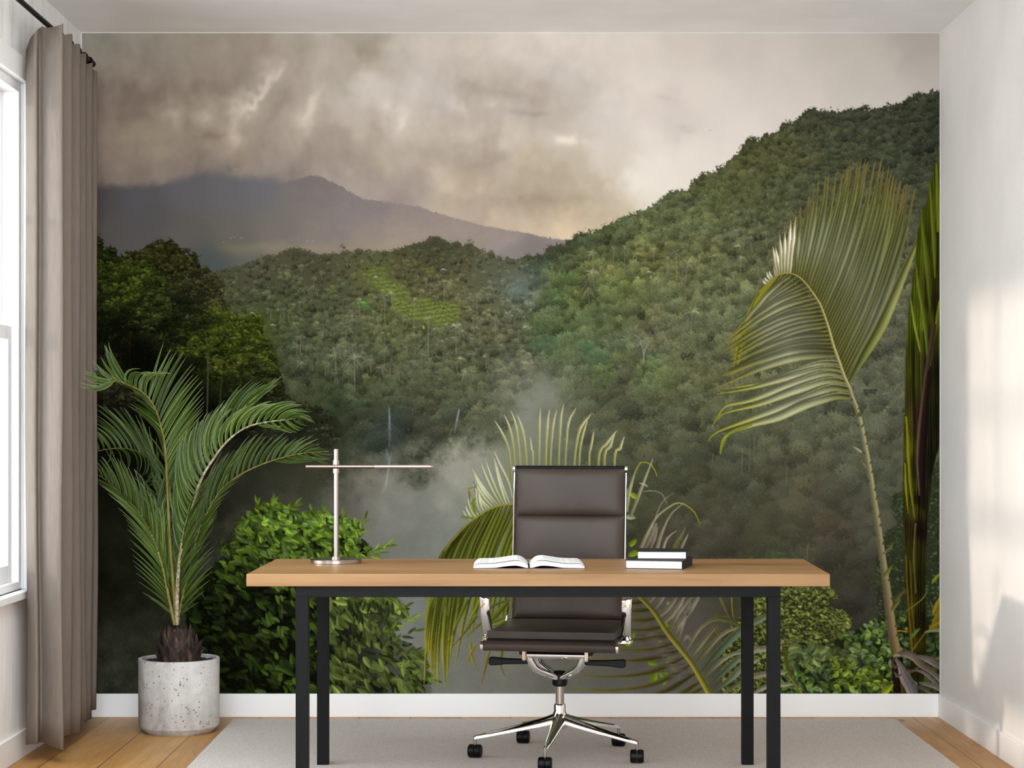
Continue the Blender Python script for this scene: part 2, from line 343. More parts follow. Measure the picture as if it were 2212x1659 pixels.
for s, L0 in ((-1, .245), (1, .245)):
    bm = bmesh.new(); y = -.07
    pr = [(s * .10, .336, .352), (s * .19, .333, .354), (s * .205, .330, .356), (s * (L0 - .006), .328, .358), (s * L0, .334, .354)]
    rings = []
    for x, z0, z1 in pr: rings.append([bm.verts.new((x, y - .012, z0)), bm.verts.new((x, y + .012, z0)), bm.verts.new((x, y + .012, z1)), bm.verts.new((x, y - .012, z1))])
    for a, b in zip(rings, rings[1:]):
        for i in range(4): bm.faces.new((a[i], a[(i + 1) % 4], b[(i + 1) % 4], b[i]))
    bm.faces.new(rings[0]); bm.faces.new(rings[-1]); obj('lever', bm, M_blk, ch, bevel=.003)
bm = bmesh.new(); lathe(bm, [(.0155, .16), (.0155, .252)], 32); obj('gas_column', bm, M_nickel, ch, smooth=True)
bm = bmesh.new(); lathe(bm, [(.026, .098), (.030, .104), (.031, .135), (.027, .148), (.0205, .160), (.0205, .182), (.018, .186), (.0155, .187)], 40); base = obj('base_hub', bm, M_chrome, ch, smooth=True)
for k, ang in enumerate((43, 115, 187, 259, 331)):
    a = math.radians(ang + 9.5); d = Vector((math.cos(a), math.sin(a), 0)); nrm = Vector((-d.y, d.x, 0))
    bm = bmesh.new(); rings = []
    for t in np.linspace(0, 1, 12):
        r = .018 + .29 * t; zt = .152 - .052 * t ** .8 - .022 * t; zb = .112 - .052 * t + .004; w_ = .0165 * (1 - t) ** .8 + .0055
        rings.append([bm.verts.new(d * r + nrm * w_ + Vector((0, 0, zb))), bm.verts.new(d * r + nrm * w_ * 1.02 + Vector((0, 0, (zt + zb) / 2))), bm.verts.new(d * r + nrm * w_ * .35 + Vector((0, 0, zt))),
                      bm.verts.new(d * r - nrm * w_ * .35 + Vector((0, 0, zt))), bm.verts.new(d * r - nrm * w_ * 1.02 + Vector((0, 0, (zt + zb) / 2))), bm.verts.new(d * r - nrm * w_ + Vector((0, 0, zb)))])
    for p, q in zip(rings, rings[1:]):
        for i in range(6): bm.faces.new((p[i], p[(i + 1) % 6], q[(i + 1) % 6], q[i]))
    bm.faces.new(rings[0]); bm.faces.new(rings[-1])
    obj('base_leg', bm, M_chrome, ch, smooth=True, angle=50)
    c = d * .305
    bm = bmesh.new(); tube(bm, [c + Vector((0, 0, .040)), c + Vector((0, 0, .076))], .0055, 12)
    cs = obj('caster', bm, M_nickel, ch, smooth=True)
    ca = math.radians(random.uniform(-12, 12) - 9.5 + 9.5); wx = Vector((math.cos(ca), math.sin(ca), 0))
    for s in (-1, 1):
        bm = bmesh.new(); q0 = c + wx * (.0012 * s) + Vector((0, 0, .0235)); q1 = c + wx * (.0235 * s) + Vector((0, 0, .0235))
        tube(bm, [q0, q0 + (q1 - q0) * .8, q1], [.0235, .0235, .0195], 28); obj('wheel', bm, M_blk, cs, smooth=True, angle=30)

# ------------------------------------------------------------------ desk lamp
LX, LY = -.592, 6.44
lamp = thing('desk_lamp', 'slim brushed metal desk lamp with a round foot and a crossbar, on the oak desktop', 'lamp', (LX, LY, dz))
bm = bmesh.new(); lathe(bm, [(.085, 0), (.0872, .0015), (.0872, .0125), (.085, .0145), (.0, .0147)], 72, cap1=False); obj('base', bm, M_nickel, lamp, smooth=True)
bm = bmesh.new(); lathe(bm, [(.0175, .0145), (.0175, .017), (.014, .0175), (.014, .0225), (.0095, .024)], 40); obj('collar', bm, M_nickel, lamp, smooth=True)
bm = bmesh.new(); lathe(bm, [(.0084, .02), (.0084, .386), (.0078, .3865)], 40); obj('pole', bm, M_nickel, lamp, smooth=True)
bm = bmesh.new(); lathe(bm, [(.0088, .3045), (.0117, .305), (.0117, .3235), (.0104, .3245), (.0104, .3295), (.0117, .3305), (.0117, .3485), (.0088, .349)], 40); obj('clamp', bm, M_nickel, lamp, smooth=True)
az = .3268
bm = bmesh.new(); tube(bm, [(-.102, -.0125, az), (-.1015, -.0125, az), (.1255, -.0125, az)], [.0055, .0066, .0066], 28); arm = obj('arm', bm, M_nickel2, lamp, smooth=True)
bm = bmesh.new(); tube(bm, [(.1255, -.0125, az), (.129, -.0125, az)], .0056, 28); tube(bm, [(.129, -.0125, az), (.131, -.0125, az)], .0067, 28); obj('joint_ring', bm, M_nickel2, arm, smooth=True)
bm = bmesh.new(); tube(bm, [(.131, -.0125, az), (.316, -.0125, az), (.3165, -.0125, az), (.326, -.0125, az), (.3305, -.0125, az)], [.0065, .0065, .0060, .0060, .0035], 28); obj('lamp_head', bm, M_nickel, arm, smooth=True)

# ------------------------------------------------------------------ open book
ob = thing('open_book', 'open white paged book lying on the desk in front of the chair', 'book', (.06, 6.183, dz))
top = [(-.182, .0008), (-.166, .0125), (-.13, .0138), (-.10, .0160), (-.07, .0205), (-.044, .0238), (-.026, .0215), (-.012, .0130), (-.003, .0045)]
bot = [(-.182, .0), (-.15, .0004), (-.11, .0012), (-.075, .0060), (-.044, .0080), (-.026, .0050), (-.0125, .0012), (-.003, .0010)]
def prof(pts, n): return [(p[0], p[1]) for p in spline([(a, b, 0) for a, b in pts], n)]
for s in (1, -1):
    T = prof(top, 30); Bm = prof(bot, 30); bm = bmesh.new(); g = []
    for y in (0, .215):
        g.append(([bm.verts.new(((-a if s < 0 else a), y, b + .0012)) for a, b in T], [bm.verts.new(((-a if s < 0 else a), y, b + .0012)) for a, b in Bm]))
    for i in range(29):
        (t0, b0), (t1, b1) = g
        bm.faces.new((t0[i], t0[i + 1], t1[i + 1], t1[i])); bm.faces.new((b0[i], b1[i], b1[i + 1], b0[i + 1])); bm.faces.new((t0[i], b0[i], b0[i + 1], t0[i + 1])); bm.faces.new((t1[i], t1[i + 1], b1[i + 1], b1[i]))
    (t0, b0), (t1, b1) = g
    bm.faces.new((t0[0], t1[0], b1[0], b0[0])); bm.faces.new((t0[-1], b0[-1], b1[-1], t1[-1]))
    pb = obj('page_block', bm, M_page, ob, smooth=True, angle=40)
    bm = bmesh.new(); lf = [(a, b * .62 + .0065 if i > 1 else b * .7 + .004) for i, (a, b) in enumerate(prof(top, 30))]
    sheet = [(a, max(b, bb + .001)) for (a, b), (_, bb) in zip([(p[0] * .985 - .002, p[1] + .0022) for p in T], Bm)]
    for y0_, y1_ in ((.002, .213),):
        sv = [[bm.verts.new((-a if s < 0 else a, y, b + (.0012 if i % 2 == 0 else .0012))) for i, (a, b) in enumerate(sheet)] for y in (y0_, y1_)]
        sv2 = [[bm.verts.new((-a if s < 0 else a, y, b + .0036)) for a, b in sheet] for y in (y0_, y1_)]
        for i in range(len(sheet) - 1):
            bm.faces.new((sv[0][i], sv[0][i + 1], sv[1][i + 1], sv[1][i])); bm.faces.new((sv2[0][i], sv2[1][i], sv2[1][i + 1], sv2[0][i + 1]))
            bm.faces.new((sv[0][i], sv2[0][i], sv2[0][i + 1], sv[0][i + 1])); bm.faces.new((sv[1][i], sv[1][i + 1], sv2[1][i + 1], sv2[1][i]))
        bm.faces.new((sv[0][0], sv[1][0], sv2[1][0], sv2[0][0])); bm.faces.new((sv[0][-1], sv2[0][-1], sv2[1][-1], sv[1][-1]))
    obj('top_page', bm, M_page, pb, smooth=True, angle=40)
obj('cover', B(-.1835, .1835, -.0015, .2175, 0, .0012), M_cover, ob)

# ------------------------------------------------------------------ the two closed books
def closed_book(label, x, y, z, w_, d, th, rot):
    t = thing('closed_book', label, 'book', (x, y, z), math.radians(rot), 'closed books stacked on the desk')
    c = .0022
    bm = bmesh.new(); box(bm, 0, w_, 0, d, 0, c); box(bm, 0, w_, 0, d, th - c, th); box(bm, w_ - c, w_, 0, d, c, th - c); obj('cover', bm, M_cover, t)
    obj('page_block', B(.003, w_ - c - .0005, .003, d - .003, c, th - c), M_page, t); return t
closed_book('larger black covered book, lower of the two stacked on the desk', .373, 6.178, dz, .188, .215, .0285, -14)
closed_book('smaller black covered book, upper of the two stacked on the desk', .4137, 6.212, dz + .0287, .162, .152, .0262, -5)

# ------------------------------------------------------------------ curtain and rod
RXc, RZ = -1.660, 2.626
rod = thing('curtain_rod', 'thin black curtain rod under the ceiling beside the window', 'curtain rod', (RXc, 7.0, RZ))
bm = bmesh.new(); tube(bm, [(0, -3.4, 0), (0, .53, 0)], .0095, 20); obj('pole', bm, M_blk, rod, smooth=True)
bm = bmesh.new(); tube(bm, [(0, .522, 0), (0, .536, 0), (0, .548, 0)], [.0125, .0135, .008], 20); obj('finial', bm, M_blk, rod, smooth=True)
for yy in (.44, -3.1):
    bm = bmesh.new(); box(bm, -.0975, -.090, yy - .015, yy + .015, -.017, .03); tube(bm, [(-.09, yy, 0), (-.008, yy, 0)], .005, 12); obj('bracket', bm, M_blk, rod)
FP = [(56, 6.30), (66, 6.285), (78, 6.29), (84, 6.33), (90, 6.335), (112, 6.33), (133, 6.35), (136, 6.39), (130, 6.46), (131, 6.52), (146, 6.56), (156, 6.60), (153, 6.68), (150, 6.73), (163, 6.765), (173, 6.80), (171, 6.87), (168, 6.92), (179, 6.955), (186, 6.985), (184, 7.05), (182, 7.09), (193, 7.125), (200, 7.155), (198, 7.21), (200, 7.245), (209, 7.27), (209, 7.31)]
FP = [(px, D * (1.066 - .036 * (px - 56) / 153)) for px, D in FP]
plan = spline([((px - VX) * D / F, D, 0) for px, D in FP], 170)
cur = thing('curtain', 'long taupe sheer curtain hanging in folds beside the window', 'curtain', (RXc, 6.8, 0))
bm = bmesh.new(); cols = []
nz = 26; zb_, zt_ = .058, RZ - .019
for k, (x, y, _) in enumerate(plan):
    s = k / (len(plan) - 1); sc_ = .020 * (.5 + .5 * math.cos(s * 2 * math.pi * 6 + .9)) + (.075 * max(0, 1 - s / .10))
    col = []
    for j in range(nz + 1):
        t = j / nz; z = zb_ + (zt_ - sc_ - zb_) * t + (.012 * math.sin(s * 21) * (1 - t))
        wob = .006 * math.sin(9 * t + 12 * s) * (1 - t) * .8
        col.append(bm.verts.new((x - RXc + wob, y - 6.8 + wob * .4, z)))
    cols.append(col)
for a, b in zip(cols, cols[1:]):
    for j in range(nz): bm.faces.new((a[j], b[j], b[j + 1], a[j + 1]))
cp = obj('panel', bm, M_curtain, cur, smooth=True, angle=180)
sol = cp.modifiers.new('solid', 'SOLIDIFY'); sol.thickness = .0012; sol.offset = 0
for k, D in enumerate((6.98, 7.14, 7.27, 7.38, 7.47)):
    bm = bmesh.new(); n = 28
    circ = [(.0130 * math.cos(a), D - 7.0, .0130 * math.sin(a) - .0005) for a in (2 * math.pi * i / n for i in range(n + 1))]
    tube(bm, circ, .0046, 10, cap=False); obj('ring', bm, M_blk, rod, smooth=True)
# ------------------------------------------------------------------ potted palm
PX, PY = -1.291, 7.39
palm_t = thing('potted_palm', 'tall green potted palm in a round pale concrete planter beside the curtain', 'plant', (PX, PY, 0))
def concrete():
    m = mat('concrete', (196, 192, 186), .8, spec=.25)
    f = noise(m, coords(m, (3, 3, .8)), 3.2, 6, .65, .4); g = noise(m, coords(m), 22, 4, .6)
    x = N(m, 'ShaderNodeMath', operation='MULTIPLY_ADD'); L(m, f, x.inputs[0]); x.inputs[1].default_value = .7; y = N(m, 'ShaderNodeMath', operation='MULTIPLY'); L(m, g, y.inputs[0]); y.inputs[1].default_value = .3; L(m, y.outputs[0], x.inputs[2])
    base = ramp(m, x.outputs[0], [(.34, (150, 145, 140)), (.48, (184, 179, 174)), (.62, (204, 200, 195))])
    v = N(m, 'ShaderNodeTexVoronoi'); v.inputs['Scale'].default_value = 62; L(m, coords(m), v.inputs['Vector'])
    v2 = N(m, 'ShaderNodeTexVoronoi'); v2.inputs['Scale'].default_value = 19; L(m, coords(m, (1, 1, 1.6)), v2.inputs['Vector'])
    h = noise(m, coords(m), 9, 2); th = N(m, 'ShaderNodeMath', operation='MULTIPLY'); L(m, h, th.inputs[0]); th.inputs[1].default_value = .30
    lt = N(m, 'ShaderNodeMath', operation='LESS_THAN'); L(m, v.outputs['Distance'], lt.inputs[0]); L(m, th.outputs[0], lt.inputs[1])
    th2 = N(m, 'ShaderNodeMath', operation='MULTIPLY'); L(m, h, th2.inputs[0]); th2.inputs[1].default_value = .14
    lt2 = N(m, 'ShaderNodeMath', operation='LESS_THAN'); L(m, v2.outputs['Distance'], lt2.inputs[0]); L(m, th2.outputs[0], lt2.inputs[1])
    mx = N(m, 'ShaderNodeMath', operation='MAXIMUM'); L(m, lt.outputs[0], mx.inputs[0]); L(m, lt2.outputs[0], mx.inputs[1])
    m2 = N(m, 'ShaderNodeMath', operation='MULTIPLY'); L(m, mx.outputs[0], m2.inputs[0]); m2.inputs[1].default_value = .85
    L(m, mix(m, m2.outputs[0], base, (72, 66, 60)), bsdf(m).inputs['Base Color'])
    inv = N(m, 'ShaderNodeMath', operation='SUBTRACT'); inv.inputs[0].default_value = 1; L(m, mx.outputs[0], inv.inputs[1]); bump(m, inv.outputs[0], .5, .003); return m
bm = bmesh.new()
lathe(bm, [(.126, 0), (.127, .001), (.154, .024), (.1555, .027), (.1565, .284), (.1555, .2865), (.144, .2865), (.1425, .284), (.1420, .15)], 96, cap1=True)
obj('planter', bm, concrete(), palm_t, smooth=True, angle=30)
M_soil = mat('soil', (34, 26, 22), .95); M_soil.node_tree.nodes['Principled BSDF'].inputs['Roughness'].default_value = .95; bump(M_soil, noise(M_soil, coords(M_soil), 60, 4), 1.0, .01)
bm = bmesh.new(); n = 40; cen = bm.verts.new((0, 0, .278)); prev = None; rg = []
for r in (.05, .09, .12, .1422):
    rg.append([bm.verts.new((r * math.cos(2 * math.pi * i / n), r * math.sin(2 * math.pi * i / n), .276 + random.uniform(-.006, .006) - .004 * (r > .14))) for i in range(n)])
for i in range(n):
    bm.faces.new((cen, rg[0][i], rg[0][(i + 1) % n]))
    for a, b in zip(rg, rg[1:]): bm.faces.new((a[i], b[i], b[(i + 1) % n], a[(i + 1) % n]))
obj('soil', bm, M_soil, palm_t)
# fibrous trunk with pointed old leaf bases
M_bark = mat('trunk_fibre', (72, 50, 38), .75); L(M_bark, ramp(M_bark, noise(M_bark, coords(M_bark, (1, 1, .25)), 60, 4), [(.3, (18, 11, 8)), (.55, (54, 35, 25)), (.75, (110, 84, 66))]), bsdf(M_bark).inputs['Base Color'])
bm = bmesh.new(); lathe(bm, [(.074, .272), (.076, .30), (.062, .345), (.045, .385), (.03, .40)], 28)
for ring, (z, r, cnt, hh, ww) in enumerate([(.270, .074, 9, .050, .052), (.284, .072, 9, .066, .052), (.310, .062, 8, .080, .048), (.335, .048, 7, .085, .040)]):
    for k in range(cnt):
        a = 2 * math.pi * (k + .5 * (ring % 2) + random.uniform(-.15, .15)) / cnt; d = Vector((math.cos(a), math.sin(a), 0)); tn = Vector((-d.y, d.x, 0)); H = hh * random.uniform(.8, 1.2)
        b0 = d * r; P0 = [b0 - tn * ww / 2 + Vector((0, 0, z)), b0 + d * .006 + Vector((0, 0, z)), b0 + tn * ww / 2 + Vector((0, 0, z))]
        P1 = [b0 * .98 + d * .006 - tn * ww * .42 + Vector((0, 0, z + H * .55)), b0 + d * .014 + Vector((0, 0, z + H * .55)), b0 * .98 + d * .006 + tn * ww * .42 + Vector((0, 0, z + H * .55))]
        tip = bm.verts.new(b0 + d * (.026 if ring < 2 else .006) + tn * random.uniform(-.008, .008) + Vector((0, 0, z + H)))
        v0 = [bm.verts.new(p) for p in P0]; v1 = [bm.verts.new(p) for p in P1]; back = bm.verts.new(b0 * .9 + Vector((0, 0, z + H * .5)))
        for q in (0, 1): bm.faces.new((v0[q], v0[q + 1], v1[q + 1], v1[q])); bm.faces.new((v1[q], v1[q + 1], tip))
        bm.faces.new((v1[0], tip, back)); bm.faces.new((tip, v1[2], back))
trunk = obj('trunk', bm, M_bark, palm_t, smooth=True, angle=30)

def leaf_mat():
    m = mat('palm_leaf', (78, 108, 44), .38, spec=.3)
    at = N(m, 'ShaderNodeAttribute'); at.attribute_name = 'blade'
    sp = N(m, 'ShaderNodeSeparateColor'); L(m, at.outputs['Color'], sp.inputs[0])
    across = ramp(m, sp.outputs[0], [(0, (196, 204, 150)), (.10, (84, 108, 34)), (.45, (50, 78, 14)), (.9, (82, 108, 34)), (1, (196, 204, 150))])
    tint = ramp(m, sp.outputs[1], [(0, (140, 156, 112)), (.5, (206, 212, 168)), (1, (255, 255, 216))])
    c = mix(m, 1.0, across, tint, 'MULTIPLY')
    c2 = mix(m, sp.outputs[2], c, (176, 180, 138)); L(m, c2, bsdf(m).inputs['Base Color'])
    nt = m.node_tree; out = nt.nodes['Material Output']; tr = N(m, 'ShaderNodeBsdfTranslucent'); L(m, c2, tr.inputs[0])
    ms = N(m, 'ShaderNodeMixShader'); ms.inputs[0].default_value = .12; L(m, bsdf(m).outputs[0], ms.inputs[1]); L(m, tr.outputs[0], ms.inputs[2]); L(m, ms.outputs[0], out.inputs[0]); return m
M_leaf = leaf_mat()
M_rachis = mat('palm_stem', (120, 112, 48), .5); L(M_rachis, ramp(M_rachis, noise(M_rachis, coords(M_rachis, (1, 1, .4)), 40, 3), [(.35, (110, 96, 44)), (.55, (136, 124, 58)), (.7, (156, 140, 100))]), bsdf(M_rachis).inputs['Base Color'])
M_rachis2 = mat('palm_stem_rough', (150, 138, 108), .8); L(M_rachis2, ramp(M_rachis2, noise(M_rachis2, coords(M_rachis2, (1, 1, 1)), 90, 3), [(.35, (112, 100, 72)), (.55, (164, 152, 122)), (.7, (186, 176, 148))]), bsdf(M_rachis2).inputs['Base Color'])
def Zp(X, Y, D):
    px, py = 160 + X / 2.765, 720 + Y / 2.765
    return Vector(((px - VX) * D / F - PX, D - PY, EYE - (py - VY) * D / F))
rr = random.Random(11)
def frond(rach, sides, r0=.0065, rm=None, width=.0105):
    R = [Zp(*p) for p in rach]
    pts = [Vector(p) for p in spline([tuple(p) for p in R], 40)]
    bm = bmesh.new(); rad = [r0 * (1 - .82 * (i / 39) ** 1.1) for i in range(40)]
    me_v, me_f, colr = [], [], []
    for keys, n, wmul, dj in sides:
        K = np.array(keys, float); d = np.linalg.norm(np.diff(K[:, :2], axis=0), axis=1) + .3 * np.linalg.norm(np.diff(K[:, 2:4], axis=0), axis=1)
        Lc = np.r_[0, np.cumsum(d)]
        for s in np.linspace(0, Lc[-1], n):
            bx, by, tx, ty, dD, bow = [np.interp(s, Lc, K[:, j]) for j in range(6)]
            tx += rr.gauss(0, dj); ty += rr.gauss(0, dj)
            # nearest rachis point in depth
            j = min(range(40), key=lambda q: (pts[q] - Zp(bx, by, PY + pts[q].y)).length)
            D0 = PY + pts[j].y
            a = pts[j].lerp(Zp(bx, by, D0), .35); b = Zp(tx, ty, min(7.71, max(D0 + dD + rr.gauss(0, .03), 7.60 if tx < 150 and D0 > 7.3 else 0)))
            ax = b - a; Lg = ax.length
            if Lg < .01: continue
            axn = ax / Lg; up = Vector((-axn.z, 0, axn.x)) * bow * Lg        # bend inside the picture plane
            up += Vector((0, rr.uniform(-.05, .0) * Lg, 0)); w0 = width * wmul * rr.uniform(.8, 1.15) * min(1, .45 + Lg / .22)
            tw = rr.uniform(-.5, .5); tint = min(1, max(0, rr.gauss(.5, .25))); seg = 9; st = len(me_v)
            for i in range(seg + 1):
                t = i / seg; c = a + ax * t + up * (4 * t * (1 - t)) ** .9 * (1 - .25 * t)
                tan = (ax + up * 4 * (1 - 2 * t)).normalized()
                side = Vector((tan.z, .25 + tw, -tan.x)); side = (side - tan * side.dot(tan)).normalized(); nor = tan.cross(side)
                wd = w0 * (math.sin(math.pi * min(1, t * .92 + .10)) ** .75 if t < 1 else 0) * (1 - .35 * t)
                if i == seg: wd = 0.0002
                ht = wd * .32
                for q, e in ((-1, 0), (0, 1), (1, 0)):
                    me_v.append(c + side * wd * .5 * q - nor * ht * e); colr.append(((q + 1) / 2, tint, .55 * max(0, t - .86) / .14 + .0))
            for i in range(seg):
                for q in (0, 1):
                    k = st + i * 3 + q; me_f.append((k, k + 1, k + 4, k + 3))
    me = bpy.data.meshes.new('frond'); me.from_pydata([tuple(v) for v in me_v], [], me_f); me.materials.append(M_leaf)
    ca = me.color_attributes.new('blade', 'FLOAT_COLOR', 'POINT'); ca.data.foreach_set('color', np.array([(*c, 1) for c in colr], np.float32).ravel())
    me.polygons.foreach_set('use_smooth', [True] * len(me.polygons))
    o = bpy.data.objects.new('frond', me); C.objects.link(o); o.parent = palm_t
    tube(bm, pts, rad, 8); obj('frond_stem', bm, rm or M_rachis, o, smooth=True)
    return o
FB = 7.40
# tall left leaf, bending towards the window
frond([(608, 1740, 7.40), (600, 1600, 7.39), (575, 1300, 7.36), (560, 1000, 7.33), (545, 700, 7.27), (520, 560, 7.22), (480, 440, 7.15), (420, 360, 7.08), (350, 320, 7.02), (270, 285, 6.95), (225, 262, 6.90)],
 [([(560, 1000, 690, 640, .12, .05), (556, 860, 745, 560, .12, .05), (552, 760, 785, 450, .12, .05), (545, 690, 775, 345, .12, .05), (530, 600, 765, 275, .12, .05), (515, 540, 715, 240, .10, .05), (495, 480, 665, 130, .10, .04), (475, 430, 630, 115, .08, .04), (455, 400, 590, 112, .06, .03), (440, 380, 528, 60, .05, .02)], 30, 1.25, 9),
  ([(432, 370, 575, 250, .02, .38), (410, 352, 545, 240, .02, .42), (390, 335, 495, 235, .02, .42), (350, 320, 445, 250, -.02, .42), (320, 300, 395, 215, -.03, .4)], 11, 1.2, 8),
  ([(330, 310, 200, 80, -.02, .05), (300, 295, 178, 62, -.02, .05), (290, 290, 165, 132, -.02, .06), (270, 285, 100, 190, -.03, .12), (250, 275, 40, 255, -.04, .18), (240, 268, 20, 318, -.04, .25), (232, 262, 60, 322, -.03, .2)], 15, 1.25, 9),
  ([(545, 760, 470, 480, .12, -.04), (535, 680, 400, 470, .12, -.06), (525, 600, 330, 432, .10, -.08), (500, 520, 352, 400, .08, -.06), (470, 440, 350, 345, .05, -.05), (410, 360, 270, 292, .02, -.05)], 20, 1.0, 10)], .0075)
# left leaf passing behind the curtain
frond([(604, 1740, 7.42), (590, 1500, 7.43), (560, 1200, 7.46), (540, 980, 7.48), (510, 870, 7.49), (465, 775, 7.53), (400, 715, 7.56), (320, 690, 7.60), (230, 688, 7.62), (140, 705, 7.63), (80, 740, 7.63)],
 [([(560, 1180, 500, 860, .04, .04), (548, 1020, 480, 720, .04, .04), (530, 930, 455, 560, .04, .02), (510, 870, 400, 545, .04, -.03), (480, 800, 330, 428, .04, -.05), (440, 745, 245, 450, .03, -.05), (380, 705, 130, 440, .02, -.08), (300, 690, 125, 505, .02, -.10), (240, 688, 120, 560, .0, -.12), (160, 700, 100, 600, -.02, -.1)], 40, 1.0, 12),
  ([(540, 980, 470, 880, -.05, .1), (490, 820, 440, 900, -.06, .25), (420, 730, 430, 850, -.06, .3), (340, 692, 400, 850, -.06, .3), (260, 690, 330, 830, -.06, .3), (200, 690, 185, 800, -.05, .2)], 22, .6, 16),
  ([(480, 800, 520, 700, .02, .2), (440, 740, 500, 740, .0, .3)], 6, .7, 6)], .006)
# low left leaf
frond([(600, 1740, 7.36), (570, 1600, 7.34), (540, 1450, 7.32), (500, 1300, 7.32), (450, 1180, 7.38), (380, 1060, 7.45), (300, 980, 7.54), (220, 900, 7.61), (150, 850, 7.64), (90, 815, 7.64)],
 [([(560, 1540, 540, 1250, -.02, -.03), (530, 1400, 520, 1090, -.02, -.04), (500, 1300, 480, 1000, -.02, -.05), (450, 1180, 405, 850, -.02, -.06), (380, 1060, 300, 780, .0, -.07), (300, 980, 200, 705, .0, -.07), (220, 900, 135, 760, .0, -.08), (160, 855, 110, 770, .0, -.08)], 42, 1.0, 12),
  ([(588, 1690, 455, 1592, -.05, -.05), (582, 1650, 375, 1482, -.06, -.05), (574, 1610, 360, 1400, -.06, -.05), (562, 1550, 350, 1330, -.06, -.05), (548, 1480, 346, 1250, -.06, -.05), (532, 1400, 325, 1150, -.05, -.05), (500, 1300, 255, 1015, -.04, -.05), (420, 1120, 160, 900, -.03, -.05), (300, 975, 90, 850, -.03, -.05)], 27, .8, 7)], .006)
# big right leaf, seen with its pale stem
frond([(612, 1740, 7.38), (620, 1450, 7.35), (648, 1240, 7.31), (680, 1110, 7.28), (720, 980, 7.25), (770, 850, 7.22), (840, 740, 7.19), (900, 660, 7.17), (980, 590, 7.15), (1060, 550, 7.14), (1150, 530, 7.13), (1270, 515, 7.12), (1350, 500, 7.11)],
 [([(640, 1300, 600, 1000, .02, .06), (665, 1180, 600, 850, .02, .08), (690, 1090, 612, 720, .02, .10), (730, 950, 660, 610, .02, .14), (770, 850, 745, 520, .02, .16), (820, 770, 880, 420, .0, .18), (870, 690, 985, 450, .0, .2), (930, 630, 1080, 432, .0, .2), (1000, 580, 1190, 415, -.02, .2), (1080, 545, 1290, 425, -.02, .2), (1180, 525, 1370, 432, -.02, .16), (1290, 512, 1435, 535, -.02, .16)], 64, 1.35, 9),
  ([(1100, 540, 1250, 545, -.05, -.1), (1180, 525, 1290, 590, -.05, -.1), (1240, 520, 1335, 580, -.04, -.1), (1300, 512, 1390, 560, -.04, -.1)], 12, .8, 10),
  ([(700, 1060, 760, 900, -.06, .1), (650, 1240, 740, 1010, -.06, .05), (625, 1430, 720, 1200, -.05, .05)], 14, .8, 12)], .0085, M_rachis2)
# upright right leaf behind it
frond([(610, 1740, 7.46), (628, 1250, 7.50), (660, 1000, 7.52), (720, 820, 7.53), (800, 660, 7.54), (900, 540, 7.54), (1010, 440, 7.54), (1110, 355, 7.53), (1190, 290, 7.52)],
 [([(640, 1150, 600, 860, .0, .05), (680, 940, 680, 620, .0, .06), (740, 780, 800, 480, .0, .08), (800, 660, 895, 400, .0, .1), (880, 560, 1050, 285, .0, .1), (960, 485, 1130, 290, .0, .08), (1050, 405, 1180, 300, .0, .05), (1120, 345, 1228, 260, .0, .0)], 34, 1.2, 8),
  ([(660, 1000, 760, 760, .0, -.06), (740, 790, 880, 580, .0, -.06), (820, 640, 1000, 450, .0, -.06), (920, 520, 1110, 370, .0, -.06), (1020, 430, 1200, 300, .0, -.04), (1100, 360, 1225, 285, .0, 0)], 26, 1.1, 8)], .006)
# low right leaf
frond([(618, 1740, 7.43), (650, 1560, 7.44), (700, 1380, 7.46), (730, 1230, 7.48), (780, 1100, 7.50), (860, 960, 7.52), (960, 865, 7.53), (1080, 800, 7.53), (1200, 755, 7.52), (1330, 722, 7.50), (1450, 708, 7.48), (1520, 705, 7.46)],
 [([(700, 1380, 760, 1000, .02, .06), (740, 1210, 830, 810, .02, .07), (790, 1090, 892, 715, .02, .08), (860, 960, 1010, 690, .02, .09), (940, 880, 1085, 595, .02, .09), (1040, 820, 1150, 610, .0, .09), (1120, 785, 1260, 590, .0, .09), (1200, 755, 1290, 625, .0, .08), (1280, 735, 1430, 602, .0, .08), (1380, 715, 1500, 690, .0, .05)], 46, 1.1, 10),
  ([(1180, 760, 1400, 745, -.04, -.06), (1300, 730, 1540, 745, -.04, -.05), (1380, 718, 1500, 790, -.04, -.05), (1440, 710, 1540, 730, -.03, -.04)], 14, .75, 12),
  ([(624, 1700, 750, 1608, -.04, .05), (630, 1660, 815, 1470, -.05, .05), (638, 1620, 830, 1405, -.05, .05), (648, 1570, 812, 1360, -.05, .05), (660, 1520, 835, 1297, -.05, .05), (675, 1460, 822, 1255, -.05, .05), (692, 1400, 838, 1150, -.05, .05), (705, 1350, 838, 1105, -.05, .05), (770, 1120, 890, 980, -.03, .05), (880, 945, 1010, 840, -.03, .05)], 26, .8, 6)], .006)
# inner upright leaves filling the crown
for (X, Y, D, sx) in ((640, 860, 7.44, 1), (500, 1020, 7.38, -1), (690, 1040, 7.40, 1), (575, 820, 7.50, -1)):
    rb = [(608, 1740, 7.41), (604 + (X - 604) * .12, 1500, 7.41), (604 + (X - 604) * .5, 1740 + (Y - 1740) * .62, (D + 7.41) / 2), (X, Y, D)]
    k1, k2 = [], []
    for t in (.12, .3, .5, .7, .88, 1.0):
        bx = 604 + (X - 604) * t ** 1.6; by = 1700 + (Y - 1700) * t
        k1.append((bx, by, bx - 95 + sx * 25 + (X - 604) * .2, by - 230, 0.0, -.06)); k2.append((bx, by, bx + 95 + sx * 25 + (X - 604) * .2, by - 230, 0.0, .06))
    frond(rb, [(k1, 24, .85, 14), (k2, 24, .85, 14)], .006)
STEP = 1.4
